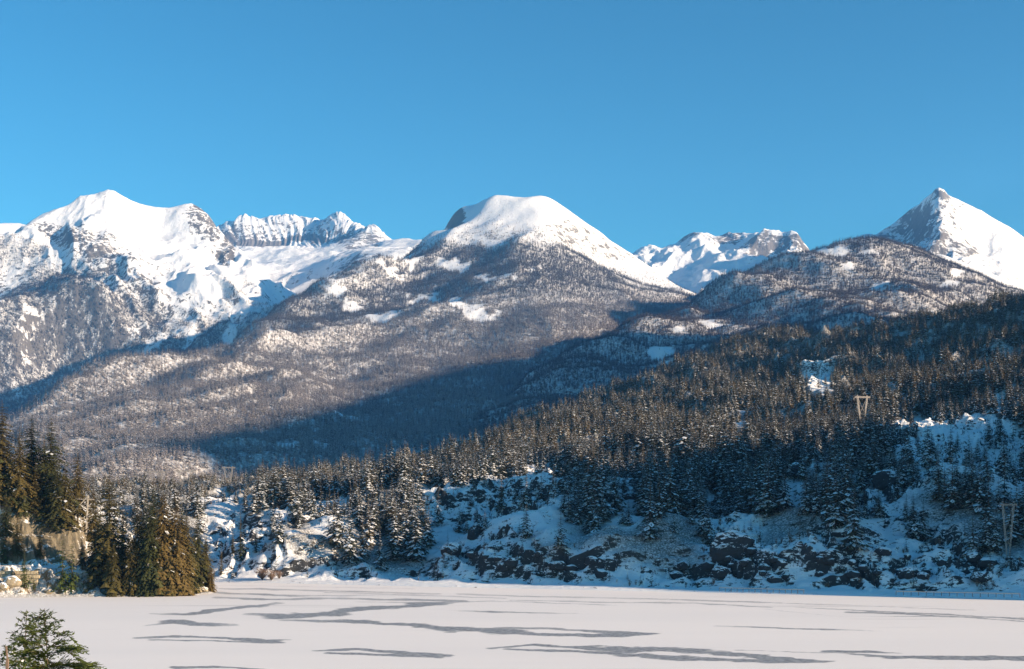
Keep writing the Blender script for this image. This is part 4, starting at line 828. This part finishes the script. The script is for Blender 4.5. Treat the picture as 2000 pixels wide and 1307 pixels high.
rail('guardrail', at(-15, 0, 394), at(160, 0, 400), 14, 'guardrail along the road under the cliff on the left', T9, 'guardrail by the cliff road')

# ================================================================== FOREGROUND
xs = np.linspace(-60, 60, 90); ys = np.concatenate([np.linspace(-25, 60, 90)]); Xg, Yg = np.meshgrid(xs, ys)
Zg = 20.0-np.maximum(0, Yg-15)*.62-.05*np.maximum(0, -Yg)+fbm(Xg/4, Yg/4, 4, 161)*.25; Zg = np.maximum(Zg, -1)
tag(grid_mesh('bank_foreground', Xg, Yg, Zg, M['prom'], {'rock': Zg*0-.2, 'forest': Zg*0+.3}), None, None, None, 'structure')
def hemlock(name, u, vtop, Y, h, rad, seed, lab, n=46):
    r = random.Random(seed); top = at(u, vtop, Y); e = empty(name, (top[0], top[1], top[2]-h)); tag(e, lab, 'tree', 'young hemlocks by the camera')
    def stem(t): return np.array([.05*math.sin(t*3+seed)*t, .03*math.cos(t*4), h*t])
    V = []; Fc = []
    for i in range(14):
        q = .018*(1-i/13.)+.002
        for k in range(5): a = k*1.2566; c = stem(i/13.); V.append((c[0]+q*math.cos(a), c[1]+q*math.sin(a), c[2]))
    for i in range(13):
        for k in range(5): Fc.append((i*5+k, i*5+(k+1) % 5, i*5+5+(k+1) % 5, i*5+5+k))
    link_mesh('trunk', V, Fc, M['bark'], e); V = []; Fc = []; BV = []; BF = []; SV = []; SF = []
    def leafy(p, d, side, L, w):
        m = max(3, int(L/.03)); up = np.array([0, 0, 1.])
        for k in range(m):
            t = (k+.5)/m; c = p+d*L*t-up*L*.25*t*t; ww = w*(1-.55*t)*r.uniform(.6, 1.25); fw = d*L/m*1.3
            for sg in (-1, 1):
                j = len(V); n1 = side*sg; V.extend([tuple(c-fw*.5), tuple(c+fw*.55), tuple(c+n1*ww+fw*r.uniform(.5, 1.4)+up*r.uniform(-.012, .016))]); Fc.append((j, j+1, j+2) if sg > 0 else (j+1, j, j+2))
    for b in range(n):
        t = .06+.93*(b/n)**.85; c = stem(t); a = b*2.4+r.uniform(-.4, .4); L = rad*(1-t)**.75*r.uniform(.65, 1.2)+.05; pe = .55-.5*(1-t)+r.uniform(-.12, .15)
        d = np.array([math.cos(a), math.sin(a), pe]); d /= np.linalg.norm(d); sd = np.array([-math.sin(a), math.cos(a), 0]); m = max(4, int(L/.045)); prev = c
        for k in range(1, m+1):
            s = k/m; p = c+d*L*s+np.array([0, 0, -.5*L*s*s+.03*math.sin(s*6+b)]); j = len(BV); w = .007*(1-s)+.002
            BV += [tuple(prev+sd*w), tuple(prev-sd*w), tuple(p), tuple(prev+np.array([0, 0, w*1.5]))]; BF += [(j, j+1, j+2), (j+1, j+3, j+2), (j+3, j, j+2)]
            dl = (p-prev)/np.linalg.norm(p-prev); leafy(prev, dl, sd, L/m*1.2, .026)
            for sg in (-1, 1):
                tw = (dl*.75+sd*sg*.75); tw[2] -= .12; tw /= np.linalg.norm(tw); tl = L*.42*(1-s*.75)*r.uniform(.55, 1.15)+.03; leafy(p, tw, np.cross(tw, [0, 0, 1.]), tl, .028)
                if tl > .12:
                    for z in (.4, .7):
                        t2 = tw*.8+dl*.5; t2 /= np.linalg.norm(t2); leafy(p+tw*tl*z, t2, np.cross(t2, [0, 0, 1.]), tl*.5, .024)
            prev = p
        if r.random() < .16 and t < .75:
            q = c+d*L*.45+np.array([0, 0, -.06*L+.03]); j = len(SV)
            for z in range(7): g = z*.9; SV.append(tuple(q+d*math.cos(g)*.09*r.uniform(.7, 1.2)+sd*math.sin(g)*.035))
            SV.append(tuple(q+np.array([0, 0, .03])));
            for z in range(7): SF.append((j+z, j+(z+1) % 7, j+7))
    f = link_mesh('foliage', V, Fc, M['needle_fresh'], e); link_mesh('branches', BV, BF, M['bark'], e)
    if SF: link_mesh('snow', SV, SF, M['snow'], f)['kind'] = 'stuff'
    print(name, len(Fc))
hemlock('young_hemlock', 96, 1188, 14., 2.3, 1.5, 1, 'young green hemlock in the lower left corner, larger of the pair', 66)
hemlock('young_hemlock', 44, 1196, 14.6, 1.6, .55, 5, 'slim young hemlock rising beside the larger one in the lower left corner', 44)
b = at(12, 1262, 13.); st = link_mesh('broken_stick', *bars([((0, 0, 0), (.012, 0, -.12), .012), ((.012, 0, -.12), (-.05, .02, -1.6), .022)]), M['twig']); st.location = tuple(b); tag(st, 'broken bare stick in the bottom left corner', 'stick')

# ================================================================== HAZE
if HAZE:
    x0, x1, y0, y1, z0, z1 = -9100., 9100., -3100., 14100., -14., 3300.
    V = [(x, y, z) for x in (x0, x1) for y in (y0, y1) for z in (z0, z1)]
    m = bpy.data.materials.new('haze_air'); m.use_nodes = True; n = m.node_tree; n.nodes.clear()
    o_ = n.nodes.new('ShaderNodeOutputMaterial'); pv = n.nodes.new('ShaderNodeVolumePrincipled'); n.links.new(pv.outputs[0], o_.inputs['Volume'])
    pv.inputs['Density'].default_value = HAZE_D; pv.inputs['Color'].default_value = (.15, .45, 1., 1); pv.inputs['Anisotropy'].default_value = 0.
    hz_ = link_mesh('haze', V, [(0, 1, 3, 2), (4, 6, 7, 5), (0, 4, 5, 1), (2, 3, 7, 6), (0, 2, 6, 4), (1, 5, 7, 3)], m); hz_['kind'] = 'stuff'; hz_['label'] = 'thin blue air between the camera and the mountains'
